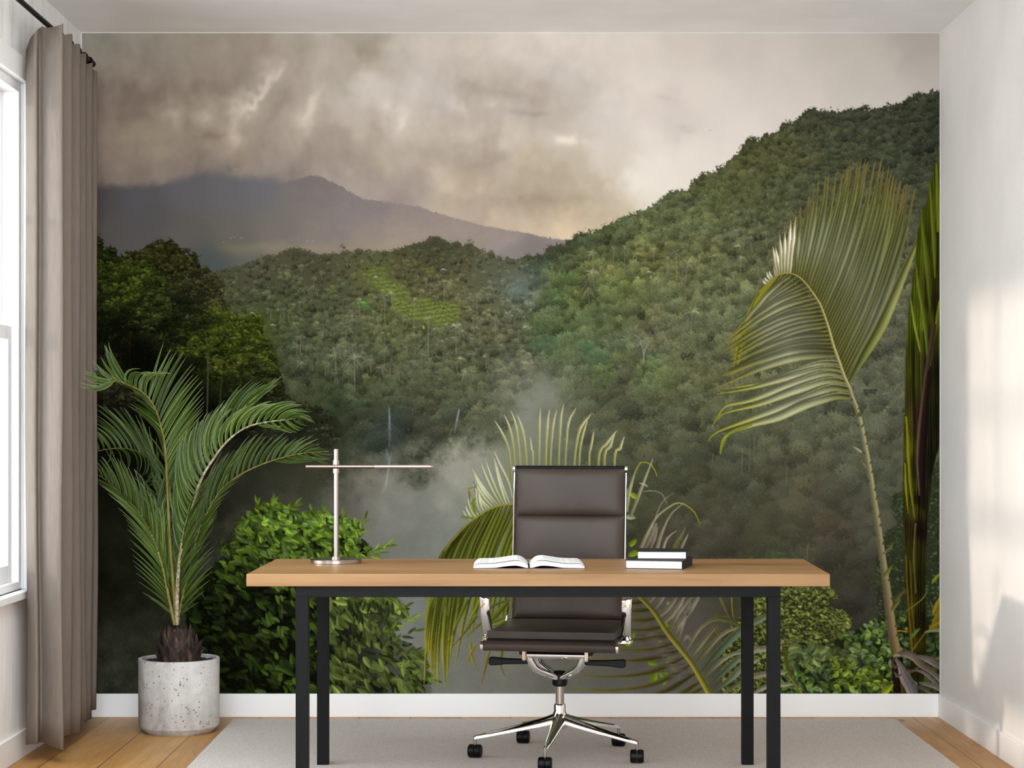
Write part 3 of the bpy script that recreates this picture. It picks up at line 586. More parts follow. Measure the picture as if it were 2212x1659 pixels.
# ---------------------------------------------------------------- the printed wallpaper, painted with numpy
# print coordinates: x 175..2031, y 70..1498 (y grows downwards)
MX0, MY0, MX1, MY1 = 175, 70, 2031, 1498
MW, MH = MX1 - MX0, MY1 - MY0
A = np.zeros((MH, MW, 3), np.float32)
YY, XX = np.mgrid[0:MH, 0:MW].astype(np.float32)
XX += MX0 + .5; YY += MY0 + .5
rng = np.random.default_rng(7)

def fnoise(seed, lo, hi, beta=1.0, sx=1.0, sy=1.0):
    """band limited noise, wavelengths lo..hi, unit deviation"""
    r = np.random.default_rng(seed)
    h, w = 1458, 1875
    f = np.fft.rfft2(r.standard_normal((h, w)).astype(np.float32))
    ky = np.fft.fftfreq(h)[:, None] * sy; kx = np.fft.rfftfreq(w)[None, :] * sx
    k = np.sqrt(kx * kx + ky * ky) + 1e-9
    g = k ** (-beta) / (1 + (k * lo) ** 6) * (1 - np.exp(-(k * hi) ** 4))
    n = np.fft.irfft2(f * g, s=(h, w))[:MH, :MW].astype(np.float32)
    return (n - n.mean()) / n.std()

def sstep(a, b, x):
    t = np.clip((x - a) / (b - a), 0, 1); return t * t * (3 - 2 * t)

def field(pts, p=3.0, step=6, smooth=18.0, warp=None):
    """smooth colour field through points (x, y, r, g, b)"""
    P = np.array(pts, np.float32)
    ys = np.arange(MY0, MY1 + step, step, dtype=np.float32); xs = np.arange(MX0, MX1 + step, step, dtype=np.float32)
    gy, gx = np.meshgrid(ys, xs, indexing='ij')
    num = np.zeros(gy.shape + (3,), np.float32); den = np.zeros(gy.shape, np.float32)
    for q in P:
        d2 = (gx - q[0]) ** 2 + (gy - q[1]) ** 2 + smooth ** 2
        w = d2 ** (-p / 2 - .5)
        num += w[..., None] * q[2:5] / 255.; den += w
    g = num / den[..., None]
    if warp is None:
        fy = (YY[:, 0] - MY0) / step; fx = (XX[0] - MX0) / step
        iy = fy.astype(int); ix = fx.astype(int); ty = (fy - iy)[:, None, None]; tx = (fx - ix)[None, :, None]
        r0 = g[iy] * (1 - ty) + g[iy + 1] * ty
        return (r0[:, ix] * (1 - tx) + r0[:, ix + 1] * tx).astype(np.float32)
    fy = np.clip((YY - MY0 + warp[1]) / step, 0, g.shape[0] - 1.01); fx = np.clip((XX - MX0 + warp[0]) / step, 0, g.shape[1] - 1.01)
    iy = fy.astype(int); ix = fx.astype(int); ty = (fy - iy)[..., None]; tx = (fx - ix)[..., None]
    return ((g[iy, ix] * (1 - tx) + g[iy, ix + 1] * tx) * (1 - ty) + (g[iy + 1, ix] * (1 - tx) + g[iy + 1, ix + 1] * tx) * ty).astype(np.float32)

def over(mask, col):
    global A
    A += mask[..., None] * (col - A)

def ridge(pts, rough=None, amp=0.0):
    """mask of all that lies below the polyline"""
    P = np.array(pts, np.float32)
    y = np.interp(XX[0], P[:, 0], P[:, 1], left=3000, right=P[-1, 1])
    d = YY - y[None, :]
    if rough is not None: d = d + rough * amp
    return d

def poly_mask(pts):
    P = np.array(pts, np.float32)
    inside = np.zeros((MH, MW), bool)
    x0, x1 = max(0, int(P[:, 0].min()) - MX0 - 2), min(MW, int(P[:, 0].max()) - MX0 + 3)
    y0, y1 = max(0, int(P[:, 1].min()) - MY0 - 2), min(MH, int(P[:, 1].max()) - MY0 + 3)
    X = XX[y0:y1, x0:x1]; Y = YY[y0:y1, x0:x1]; ins = np.zeros(X.shape, bool)
    for a, b in zip(P, np.roll(P, -1, 0)):
        if a[1] == b[1]: continue
        c = ((a[1] > Y) != (b[1] > Y)) & (X < (b[0] - a[0]) * (Y - a[1]) / (b[1] - a[1]) + a[0])
        ins ^= c
    inside[y0:y1, x0:x1] = ins
    return inside

def blur(m, r):
    k = int(r)
    if k < 1: return m
    m = m.astype(np.float32)
    for _ in range(2):
        for ax in (0, 1):
            pad = [(0, 0), (0, 0)]; pad[ax] = (k + 1, k)
            c = np.cumsum(np.pad(m, pad, mode='edge'), axis=ax, dtype=np.float64)
            n = m.shape[ax]
            sl = lambda a, b: (slice(a, b), slice(None)) if ax == 0 else (slice(None), slice(a, b))
            m = ((c[sl(2 * k + 1, 2 * k + 1 + n)] - c[sl(0, n)]) / (2 * k + 1)).astype(np.float32)
    return m

def ragged(m, r, k=2.0, o=.55, n1=.33, n3=.12):
    b = blur(m, r)
    return np.clip(b * k - o + nz1 * n1 + nz3 * n3, 0, 1) * sstep(.02, .25, b)

def catmull(pts, n):
    P = np.array(pts, np.float32)
    if len(P) == 2: return P[0] + (P[1] - P[0]) * np.linspace(0, 1, n)[:, None]
    Q = np.vstack([2 * P[0] - P[1], P, 2 * P[-1] - P[-2]])
    L = np.r_[0, np.cumsum(np.linalg.norm(np.diff(P[:, :2], axis=0), axis=1))]
    out = []
    for s in np.linspace(0, L[-1], n):
        i = min(len(P) - 2, max(0, int(np.searchsorted(L, s, side='right') - 1)))
        t = (s - L[i]) / max(1e-6, L[i + 1] - L[i])
        a, b, c, d = Q[i:i + 4]
        out.append(.5 * ((2 * b) + (c - a) * t + (2 * a - 5 * b + 4 * c - d) * t * t + (3 * b - a - 3 * c + d) * t ** 3))
    return np.array(out, np.float32)

def stroke(pts, widths, cols, side=0.0, edge=None, soft=.7, alpha=1.0, n=None, vein=None):
    """tapered ribbon; cols: one or several colours along it; side: one half lighter, the other darker; edge/vein: thin line colours"""
    P = catmull(pts, n or max(3, int(np.sum(np.linalg.norm(np.diff(np.array(pts, float), axis=0), axis=1)) / 14) + 2))
    m = len(P); t = np.linspace(0, 1, m)
    W = np.interp(t, np.linspace(0, 1, len(widths)), widths)
    C = np.array(cols, np.float32).reshape(-1, 3) / 255.
    x0 = max(0, int(P[:, 0].min() - W.max() - 2) - MX0); x1 = min(MW, int(P[:, 0].max() + W.max() + 3) - MX0)
    y0 = max(0, int(P[:, 1].min() - W.max() - 2) - MY0); y1 = min(MH, int(P[:, 1].max() + W.max() + 3) - MY0)
    if x0 >= x1 or y0 >= y1: return
    for i in range(m - 1):
        a, b = P[i], P[i + 1]; d = b - a; L = float(np.hypot(*d))
        if L < 1e-3: continue
        d = d / L; wm = max(W[i], W[i + 1]) / 2 + 1.2
        X0 = max(0, int(min(a[0], b[0]) - wm) - MX0); X1 = min(MW, int(max(a[0], b[0]) + wm) + 2 - MX0)
        Y0 = max(0, int(min(a[1], b[1]) - wm) - MY0); Y1 = min(MH, int(max(a[1], b[1]) + wm) + 2 - MY0)
        if X0 >= X1 or Y0 >= Y1: continue
        X = XX[Y0:Y1, X0:X1] - a[0]; Y = YY[Y0:Y1, X0:X1] - a[1]
        s = X * d[0] + Y * d[1]; v = X * -d[1] + Y * d[0]
        last = i == m - 2
        u = np.clip(s / L, 0, 1)
        hw = (W[i] + (W[i + 1] - W[i]) * u) / 2
        inr = (s >= -.35) & (s < L + (.5 if last else .35))
        al = np.clip((hw - np.abs(v)) / soft + .5, 0, 1) * np.clip(hw / .5, 0, 1) * inr * alpha
        tt = (i + u) / (m - 1) * (len(C) - 1)
        j = np.clip(tt.astype(int), 0, max(0, len(C) - 2)); f = (tt - j)[..., None]
        col = C[j] * (1 - f) + C[np.minimum(j + 1, len(C) - 1)] * f
        q = v / np.maximum(hw, .5)
        if side: col = col * (1 + side * np.clip(q * 2, -1, 1))[..., None]
        if edge is not None:
            e = np.clip(1.3 - np.abs(v - hw * edge[3]) / .8, 0, 1)[..., None] * .8
            col = col * (1 - e) + np.array(edge[:3], np.float32) / 255. * e
        R = A[Y0:Y1, X0:X1]; R += al[..., None] * (col - R)

def leaf(x, y, L, w, ang, col, col2=None, fold=.18, vein=.12, soft=.8, droop=0.0):
    """one broad leaf, base at (x, y)"""
    c, s = math.cos(ang), math.sin(ang)
    ex, ey = x + c * L, y + s * L
    pad = w / 2 + 2 + abs(droop)
    X0 = max(0, int(min(x, ex) - pad) - MX0); X1 = min(MW, int(max(x, ex) + pad) + 1 - MX0)
    Y0 = max(0, int(min(y, ey) - pad) - MY0); Y1 = min(MH, int(max(y, ey) + pad) + 1 - MY0)
    if X0 >= X1 or Y0 >= Y1: return
    X = XX[Y0:Y1, X0:X1] - x; Y = YY[Y0:Y1, X0:X1] - y
    u = (X * c + Y * s) / L; v = -X * s + Y * c - droop * u * u
    hw = w / 2 * 2.1 * np.clip(u, 0, 1) ** .55 * np.clip(1 - u, 0, 1) ** .8 * .95
    al = np.clip((hw - np.abs(v)) / soft + .5, 0, 1) * ((u > 0) & (u < 1))
    q = np.clip(v / np.maximum(hw, 1) * 3, -1, 1)
    C = np.array(col, np.float32) / 255.
    k = 1 + fold * q - .15 * (u - .5) - vein * np.clip(1 - np.abs(v) / 1.0, 0, 1)
    R = A[Y0:Y1, X0:X1]; R += al[..., None] * (np.clip(C * k[..., None], 0, 1) - R)

# ================================================================= sky
SKY = [(200,80,150,145,132),(300,90,158,150,136),(450,90,163,152,137),(560,100,163,150,136),(650,90,178,168,153),(700,80,185,174,162),(780,90,172,162,146),
(220,150,158,147,133),(300,160,152,140,126),(400,140,160,150,135),(500,150,158,145,131),(600,140,178,165,151),(700,130,188,176,163),(780,130,180,168,152),
(220,200,138,124,112),(300,200,142,126,114),(400,200,146,131,117),(480,200,150,137,123),(540,190,168,156,142),(650,190,172,160,146),(740,180,180,170,156),(780,180,196,185,174),
(220,240,138,123,110),(300,235,140,125,112),(370,245,168,153,135),(430,235,165,150,132),(450,250,176,162,143),(520,215,178,166,148),(600,230,165,152,138),(650,255,176,162,147),(730,240,185,173,160),(780,220,202,190,180),
(220,290,148,132,117),(300,300,160,144,124),(330,300,165,149,128),(450,290,145,129,114),(500,300,174,157,137),(560,290,160,145,131),(640,300,172,157,142),(720,300,168,154,140),(780,300,180,167,151),
(220,340,138,124,112),(300,340,147,131,117),(400,330,150,134,119),(500,340,155,139,123),(600,340,152,138,125),(700,340,158,144,132),(780,350,172,157,143),
(220,380,132,118,108),(300,385,133,119,109),(400,370,130,118,110),(470,368,122,114,108),(600,380,136,125,118),(720,385,150,138,130),(780,400,160,146,135),
(800,90,170,160,143),(800,140,176,164,147),(850,120,192,182,170),(900,90,205,194,182),(1000,90,214,203,190),(1100,90,219,208,196),(1200,90,224,213,201),(1300,90,225,214,203),(1400,90,222,212,200),
(800,190,200,190,178),(850,190,195,185,174),(900,180,203,192,182),(950,170,199,187,176),(1000,170,193,182,170),(1100,160,198,187,176),(1200,150,205,194,184),(1300,150,218,207,196),(1400,160,226,215,204),
(800,240,190,180,168),(865,260,206,196,184),(900,230,185,173,161),(960,215,200,190,180),(1010,200,180,169,154),(1070,190,178,167,151),(1150,200,186,174,161),(1250,200,195,184,173),(1350,200,222,210,200),(1400,190,229,218,206),
(1000,260,187,175,162),(1060,225,192,180,169),(1120,250,195,184,174),(1150,240,178,166,151),(1200,250,190,178,166),(1300,260,212,202,192),(1350,245,224,213,202),(1400,250,220,208,198),
(820,290,172,158,143),(900,280,190,177,160),(1000,290,195,182,165),(1100,290,200,187,170),(1180,300,208,197,184),(1300,300,214,203,193),(1400,300,230,221,209),
(820,340,182,167,148),(900,340,176,161,145),(1000,340,172,157,141),(1060,330,168,152,138),(1150,340,190,175,153),(1250,340,192,179,159),(1330,345,212,200,186),(1400,350,236,227,215),
(820,390,162,147,136),(900,400,158,143,133),(960,400,180,164,143),(1030,410,180,164,143),(1100,390,172,157,140),(1200,390,178,164,142),(1300,390,186,172,151),(1360,375,222,212,198),(1400,400,236,227,215),
(850,430,155,141,134),(950,440,176,160,142),(1050,450,172,155,139),(1150,440,178,162,141),(1250,440,180,165,143),(1320,440,196,181,158),(1400,440,232,221,205),
(1000,470,180,163,144),(1100,480,192,174,152),(1200,480,190,173,148),(1300,470,194,177,152),(1350,460,205,190,166),(1150,510,198,176,152),(1220,500,218,194,164),(1235,515,222,196,166),
(1450,90,216,205,194),(1600,90,212,202,192),(1800,90,206,197,188),(2000,90,190,181,172),(1500,200,228,217,206),(1700,180,218,208,198),(1900,180,208,199,190),(2020,150,196,187,178),
(1450,225,216,204,195),(1460,280,216,205,195),(1600,300,230,220,210),(1500,350,232,222,211),(1430,380,234,225,214),(1700,240,224,213,204),(1900,220,214,205,196),(2020,190,204,194,186)]
def lumps(dst, items):
    for (x, y, rx, ry, ang, k) in items:
        c, s = math.cos(math.radians(ang)), math.sin(math.radians(ang))
        R = max(rx, ry) * 2.6
        X0 = max(0, int(x - R) - MX0); X1 = min(MW, int(x + R) - MX0); Y0 = max(0, int(y - R) - MY0); Y1 = min(MH, int(y + R) - MY0)
        X = XX[Y0:Y1, X0:X1] - x; Y = YY[Y0:Y1, X0:X1] - y
        w = WARP[Y0:Y1, X0:X1]
        u = (X * c + Y * s) / rx + w * .35; v = (-X * s + Y * c) / ry + w * .35
        dst[Y0:Y1, X0:X1] += (1.35 * k * np.exp(-(u * u + v * v)))[..., None] * np.array([1, .99, .97], np.float32)
WARP = fnoise(11, 14, 160, 1.6)
A[:] = field(SKY, p=3.0, smooth=30, warp=(fnoise(12, 16, 190, 1.7) * 9, fnoise(13, 16, 190, 1.7) * 7))
cl = fnoise(3, 14, 200, 1.6, .8, 1.15)
amp = np.interp(XX[0], [175, 900, 1300, 1450, 2031], [.014, .012, .008, .002, .0015])[None, :]
A += (cl * amp)[..., None] * (1 - sstep(480, 560, YY))[..., None]
lumps(A, [(545,215,16,40,28,.09),(575,185,9,30,33,.10),(602,160,7,22,35,.07),(530,235,20,14,0,.06),(505,262,12,34,5,.06),(508,300,12,22,-8,.04),
(672,225,8,34,12,.08),(660,262,14,24,25,.06),(688,195,10,30,14,.03),(440,255,26,16,10,.05),(372,252,22,20,60,.05),(400,262,10,18,0,-.035),(455,292,34,9,-4,-.045),
(470,200,60,22,0,-.03),(330,200,50,26,-10,-.03),(1230,303,26,10,0,.10),(1205,298,12,8,0,.05),(833,228,16,14,0,.05),(868,262,8,18,10,.05),(988,228,12,22,-40,.05),
(1062,225,14,9,0,.05),(1018,190,26,18,20,-.04),(1090,200,60,14,6,-.03),(1150,246,30,7,0,-.035),(960,400,40,26,30,.035),(1055,345,46,12,-25,-.03),(860,190,10,26,0,-.02),
(1035,402,14,12,40,.03),(1440,215,20,8,20,-.03),(1475,272,26,9,15,-.03),(1345,372,14,8,-20,.03),(1180,430,90,10,0,-.02),(780,160,14,8,20,.04),(800,175,40,26,10,.035),(830,215,34,40,0,.03),(800,110,36,24,-30,-.04),(600,235,14,60,30,-.03),(740,330,80,30,0,-.015),(1180,440,120,26,0,-.03),(1000,300,60,16,0,.02),(1300,200,40,30,20,.02)])
# a far bird
stroke([(1531,284),(1534,281),(1537,281)], [1, 1.6, .8], [(150,140,132)], alpha=.6)

# ================================================================= hazy mountain
nz1 = fnoise(21, 3, 14, .8); nz2 = fnoise(22, 4, 60, 1.2); nz3 = fnoise(23, 2.2, 7, .4); nzb = fnoise(24, 30, 220, 1.5)
MTN = [(220,440,86,82,82),(300,430,92,90,92),(400,420,100,98,100),(500,420,104,102,104),(560,400,108,106,108),(650,410,120,112,109),(700,420,124,115,112),(760,440,130,120,118),(800,450,132,121,119),
(900,470,142,129,124),(1000,490,152,137,127),(1100,510,150,137,130),(1200,525,140,130,126),(250,500,92,88,84),(400,500,98,93,87),(500,500,106,100,94),(600,500,116,109,103),(700,510,128,118,111),
(800,510,140,127,118),(900,500,150,136,124),(330,470,90,87,86),(500,545,102,97,84),(600,540,122,114,102),(700,535,132,122,112),(470,562,84,88,86),(530,565,98,98,90),(850,530,152,138,122),(1150,545,128,120,115),(1000,545,140,130,118),(440,570,80,84,80)]
mf = field(MTN, p=3, smooth=22)
M1 = [(175,402),(250,400),(320,392),(400,380),(440,373),(480,372),(520,381),(560,382),(600,388),(660,388),(760,430),(900,470),(1236,530),(1240,3000)]
d1 = ridge(M1, WARP, 3)
over(sstep(-10, 16, d1) * (XX < 760), mf)
M2 = [(560,405),(600,396),(612,395),(625,391),(640,388),(655,384),(665,380.5),(680,379),(692,381),(700,384),(712,392),(722,395),(730,400),(742,404),(748,410),(760,416),(775,425),(790,431),(810,433),(830,436),(850,438),(880,443),(905,446),(940,459),(970,468),(1000,475),(1030,484),(1060,490),(1090,496),(1120,500),(1150,506),(1180,513),(1210,517),(1237,520),(1241,3000)]
d2 = ridge(M2, nz1, 1.1)
over(np.clip(d2 / 2 + .5, 0, 1) * sstep(600, 640, XX), mf * (1 - .03 * np.exp(-np.clip(d2, 0, None) / 25))[..., None] * (1 + nz2 * .008)[..., None])
M3 = [(1070,545),(1085,532),(1110,520),(1130,515),(1155,510),(1180,515),(1237,521),(1240,3000)]
d3 = ridge(M3, nz1, 1.5)
over(sstep(-6, 14, d3) * .5, np.array([126,117,114], np.float32) / 255)
over(np.exp(-((YY - 537 + nzb * 4) / 13) ** 2) * sstep(450, 520, XX) * (1 - sstep(900, 1000, XX)) * .35, np.array([150,134,108], np.float32) / 255)
over(np.exp(-((XX - 470) / 40) ** 2 - ((YY - 572) / 22) ** 2) * .5, np.array([72,82,82], np.float32) / 255)
for (x, y) in [(497,514),(505,513),(518,515),(523,514),(662,521),(676,520),(482,523)]:
    stroke([(x, y), (x + 2, y)], [1.6, 1.6], [(190,180,165)], alpha=.7)

# ================================================================= forests
FOR = [(1750,265,70,73,58),(1900,250,66,70,58),(1980,240,62,66,54),(2015,300,60,64,52),(1700,330,80,84,56),(1600,345,80,82,54),(1800,350,72,78,58),(1930,340,68,74,58),(1550,420,82,88,58),(1450,450,86,93,66),(1650,450,80,86,60),(1750,420,76,82,60),
(1500,500,94,102,72),(1350,510,84,93,64),(1300,520,68,77,54),(1600,500,88,94,68),(1280,580,108,113,70),(1400,560,105,108,68),(1500,570,98,102,70),(1600,600,94,100,72),(1200,600,78,91,54),(1250,650,82,92,56),(1350,620,94,103,62),
(1350,680,86,95,64),(1450,650,90,96,68),(1550,680,96,104,78),(1200,720,74,87,58),(1300,700,80,91,64),(1400,720,98,98,78),(1500,750,90,96,72),(1300,760,82,95,70),(1420,820,94,103,70),(1350,830,74,76,58),(1500,820,82,86,62),(1600,800,90,94,70),(1650,730,86,92,68),
(1400,900,84,88,68),(1500,950,80,83,66),(1600,950,86,91,74),(1700,900,86,90,72),(1800,900,90,94,76),(1400,1050,72,75,58),(1500,1050,74,76,60),(1600,1050,78,80,64),(1700,1050,80,80,64),(1800,1000,86,89,74),(1900,900,90,94,78),
(1900,600,90,93,74),(1850,500,84,88,68),(1950,500,80,83,66),(1700,520,82,86,66),(1900,700,86,88,72),(1900,780,80,84,70),(1500,1180,78,75,65),(1600,1180,74,71,60),(1700,1180,76,75,61),(1800,1150,78,73,61),(1850,1250,64,62,53),(1830,1330,58,57,49),(1900,1150,80,82,70),(1920,1050,84,88,74),
(1660,1200,70,74,54),(1760,1080,84,82,68),
(750,570,86,86,62),(900,560,80,78,56),(940,535,66,68,50),(1000,560,82,80,58),(1100,590,86,89,72),(1130,620,104,116,104),(800,600,92,98,62),(880,600,88,88,60),(1000,640,100,98,68),(1050,660,96,98,74),(1050,600,84,88,68),(740,640,78,82,60),(700,580,76,74,56),(740,700,82,87,62),
(850,700,90,95,62),(950,720,88,93,68),(1050,720,92,93,70),(750,780,82,88,68),(850,800,76,80,60),(950,780,80,86,64),(1050,760,74,79,60),(800,840,68,74,50),(900,840,72,76,56),(1000,830,76,82,60),(1100,820,88,90,72),
(620,560,82,80,62),(620,620,78,82,60),(550,600,80,80,64),(650,680,76,82,58),(600,700,68,78,46),(640,760,68,76,58),(650,820,66,70,52),(700,840,60,68,46),(520,640,78,82,60),(560,660,72,80,54),
(720,880,46,58,40),(800,900,54,60,47),(830,920,54,62,60),(900,920,64,65,54),(980,900,70,76,60),(1050,880,84,89,70),(1100,860,102,106,88),(700,930,52,56,38),(1160,600,66,74,58),(1220,530,62,70,52),(1180,560,66,76,66)]
forest = field(FOR, p=2.6, smooth=34, warp=(nz2 * 5, nz2 * -4)) * np.array([.95, .93, .885], np.float32)  # print darkened to offset the stronger light at mid wall

HILL = [(1150,600),(1160,572),(1175,548),(1190,538),(1200,533),(1215,531),(1235,521),(1240,508),(1256,502),(1262,499),(1270,500),(1275,497),(1290,494),(1300,490),(1320,484),(1340,474),(1365,462),(1390,452),(1412,443),(1435,425),(1447,415),(1470,410),(1488,409),(1492,392),(1505,384),(1520,374),(1530,370),(1545,369),(1565,357),(1580,341),(1598,328),(1606,312),(1612,300),(1622,296),(1640,300),(1650,290),(1662,290),(1680,284),(1688,268),(1705,262),(1722,257),(1732,246),(1745,236),(1757,232),(1768,239),(1800,237),(1815,239),(1840,234),(1862,233),(1885,236),(1900,232),(1920,226),(1950,222),(1968,208),(1980,202),(1995,200),(2010,198),(2031,197)]
CEN = [(430,600),(460,590),(480,578),(520,574),(545,562),(575,550),(588,552),(600,548),(612,543),(640,537),(655,540),(680,549),(700,550),(722,546),(745,541),(760,544),(775,538),(790,542),(830,543),(850,541),(880,531),(895,526),(905,527),(920,519),(935,515),(950,514),(962,520),(975,526),(990,524),(1000,530),(1012,524),(1025,531),(1045,543),(1060,548),(1080,556),(1100,560),(1125,557),(1150,552),(1180,556),(1300,600),(2031,900)]
dS = ridge([(1300,520),(1325,480),(1345,468),(1365,459),(1378,464),(1400,452),(1415,438),(1440,418),(1460,411),(1480,411),(1500,420),(1560,470),(1600,3000)], nz1, 2)
over(np.clip(dS / 2 + .5, 0, 1) * sstep(1290, 1330, XX) * (1 - sstep(1500, 1600, XX)), np.array([106,116,88], np.float32) / 255 * (1 + nz1 * .05)[..., None])
dH = ridge(HILL, nz1 + nz2, 2.2); dC = ridge(CEN, nz1 + nz2, 2.0)
mC = np.clip(dC / 1.5 + .5, 0, 1) * (XX < 1300); mH = np.clip(dH / 1.5 + .5, 0, 1)
over(mC, forest); over(mH, forest)
below = np.maximum(mC, mH) > .5

# crowns, far ones first
def crowns(region, n, rfun, seed, contrast=1.0, tint=.10, squash=.9, base=None, yjit=0):
    r_ = np.random.default_rng(seed)
    ys, xs = np.nonzero(region)
    if len(ys) == 0: return
    k = r_.integers(0, len(ys), n)
    o = np.argsort(ys[k] + r_.normal(0, 6, n)); k = k[o]
    B = forest if base is None else base
    for i in k:
        cy, cx = ys[i], xs[i]
        r = rfun(cx + MX0, cy + MY0) * r_.uniform(.6, 1.35)
        R = int(r * 1.35) + 2
        X0, X1, Y0, Y1 = max(0, cx - R), min(MW, cx + R), max(0, cy - R), min(MH, cy + R)
        X = (XX[Y0:Y1, X0:X1] - (cx + MX0)) / r; Y = (YY[Y0:Y1, X0:X1] - (cy + MY0)) / (r * squash)
        n1 = nz1[Y0:Y1, X0:X1]; n3 = nz3[Y0:Y1, X0:X1]
        d = np.sqrt(X * X + Y * Y) + n1 * .14 + nz2[Y0:Y1, X0:X1] * .16
        al = np.clip((1 - d) * r / 2.2, 0, 1) * np.clip(1.25 - Y * .75, 0, 1)
        al *= region[Y0:Y1, X0:X1]
        hue = r_.normal(0, 1)
        lum = .95 + r_.normal(0, tint) + contrast * (-.27 * Y - .07 * X + .030 * n3 + .055 * n1 * (1 - .4 * Y))
        c = B[cy, cx] * np.array([1 + .03 * hue, 1, 1 - .04 * hue], np.float32)
        col = .5 * c + .5 * B[Y0:Y1, X0:X1]
        Rg = A[Y0:Y1, X0:X1]; Rg += al[..., None] * (np.clip(col * lum[..., None], 0, 1) - Rg)

def tree_at(x, y, r, col, holes=.0, seed=0, k=1.0):
    """single silhouetted crown"""
    X0, X1, Y0, Y1 = [int(v) for v in (max(0, x - MX0 - r * 1.5), min(MW, x - MX0 + r * 1.5), max(0, y - MY0 - r * 1.4), min(MH, y - MY0 + r * 1.4))]
    X = (XX[Y0:Y1, X0:X1] - x) / r; Y = (YY[Y0:Y1, X0:X1] - y) / (r * .85)
    d = np.sqrt(X * X + Y * Y) + nz1[Y0:Y1, X0:X1] * .22 + nz3[Y0:Y1, X0:X1] * .1
    al = np.clip((1 - d) * r / 1.6, 0, 1)
    if holes: al *= np.clip(nz1[Y0:Y1, X0:X1] * 1.4 + 1.3 - holes, 0, 1)
    c = np.array(col, np.float32) / 255 * (1 - .15 * Y + .08 * nz3[Y0:Y1, X0:X1])[..., None]
    Rg = A[Y0:Y1, X0:X1]; Rg += (al * k)[..., None] * (c - Rg)

def palm(x, y, r, col, trunk=0, seed=0, tcol=None, lean=0):
    r_ = np.random.default_rng(seed)
    if trunk: stroke([(x, y), (x + lean * .5, y + trunk * .5), (x + lean, y + trunk)], [1.6, 1.9, 1.6], [tcol or (128,126,104)], alpha=.75)
    nf = int(r_.integers(9, 13))
    for j in range(nf):
        a = -math.pi / 2 + (j - (nf - 1) / 2) / nf * 5.0 + r_.normal(0, .12)
        L = r * r_.uniform(.75, 1.15)
        ca, sa = math.cos(a), math.sin(a)
        k = r_.uniform(.75, 1.25) * (1.1 if sa < 0 else .9)
        stroke([(x, y), (x + ca * L * .55, y + sa * L * .55 - L * .05), (x + ca * L, y + sa * L + L * .3)], [1.2, 2.4, .5], [np.array(col) * k], alpha=.8, n=5)

# --- hills
R1 = below & (YY < 960)
ch = R1 & (dH > 3)
crowns(ch & (YY < 520), 4200, lambda x, y: np.interp(y, [230, 400, 520], [8, 10, 12]), 30, 1.25, .10)
crowns(ch & (YY > 505), 2600, lambda x, y: np.interp(y, [520, 640, 760, 900], [12, 15, 20, 22]), 31, 1.25, .11)
cc = R1 & (dC > 2) & ~(dH > 3)
crowns(cc, 2400, lambda x, y: np.interp(y, [540, 620, 720, 820, 900], [5, 7, 9, 15, 18]), 32, 1.25, .12)
# trees standing up on the ridges
for i, (x, y, r, h) in enumerate([(1256,505,8,.6),(1275,498,7,.7),(1242,514,9,.2),(1228,524,8,0),(1500,390,9,.8),(1518,377,9,.7),(1622,302,12,.7),(1605,318,10,.5),(1634,300,9,.6),(1657,292,8,.3),(1608,330,9,.3),(1735,246,7,.8),(1752,238,9,.3),
    (1690,278,6,0),(1872,230,7,.6),(1965,215,7,0),(1985,205,6,0),(1550,366,4,0),(1548,360,3,0),(1190,540,12,0),(1210,536,12,0),(1165,556,10,0),(1195,552,14,0)]):
    tree_at(x, y, r, (62,64,44), h, i)
for i, (x, y, r, h) in enumerate([(640,545,13,0),(622,549,8,.2),(590,560,10,.7),(657,548,8,0),(741,533,8,.7),(741,545,7,.2),(774,545,10,.1),(795,541,6,.5),(868,540,8,.4),(893,532,7,0),(912,532,9,0),(932,521,10,0),(944,517,8,0),(955,524,9,0),(925,525,9,0),
    (986,528,9,0),(1016,522,9,.9),(1013,530,8,.6),(1044,541,7,.6),(1061,545,7,.2),(1062,552,8,0),(700,555,8,0),(830,548,8,0),(855,546,8,0),(1140,555,8,0),(970,534,10,0)]):
    tree_at(x, y, r, (68,68,50), h, i)
stroke([(1016,530),(1014,548)], [1.2, 1.4], [(70,66,54)], alpha=.8); stroke([(741,540),(741,552)], [1.2, 1.4], [(70,66,54)], alpha=.8); stroke([(1872,232),(1872,242)], [1, 1], [(60,60,44)])
# rice terraces on the middle hill
for (px, col) in [([(775,582),(800,577),(830,580),(838,600),(800,606),(778,600)], (96,104,50)), ([(835,602),(855,605),(870,618),(885,632),(880,655),(905,640),(940,648),(985,656),(998,670),(995,690),(960,706),(930,702),(885,688),(850,668),(845,640),(815,628),(800,606)], (106,116,54)),
                  ([(700,622),(730,616),(728,630),(705,634)], (92,108,56)), ([(762,655),(790,645),(800,652),(795,668),(770,664)], (84,112,54)), ([(918,580),(940,582),(940,592),(915,590)], (110,112,54))]:
    m = blur(poly_mask(px), 3) * np.clip(.9 + nz1 * .35, 0, 1)
    bands = .5 + .5 * np.sin((YY + .12 * (XX - 850) + nz2 * 1.6) / 1.55)
    over(m * .92, np.array(col, np.float32) / 255 * (.80 + .34 * bands + .05 * nz3)[..., None])
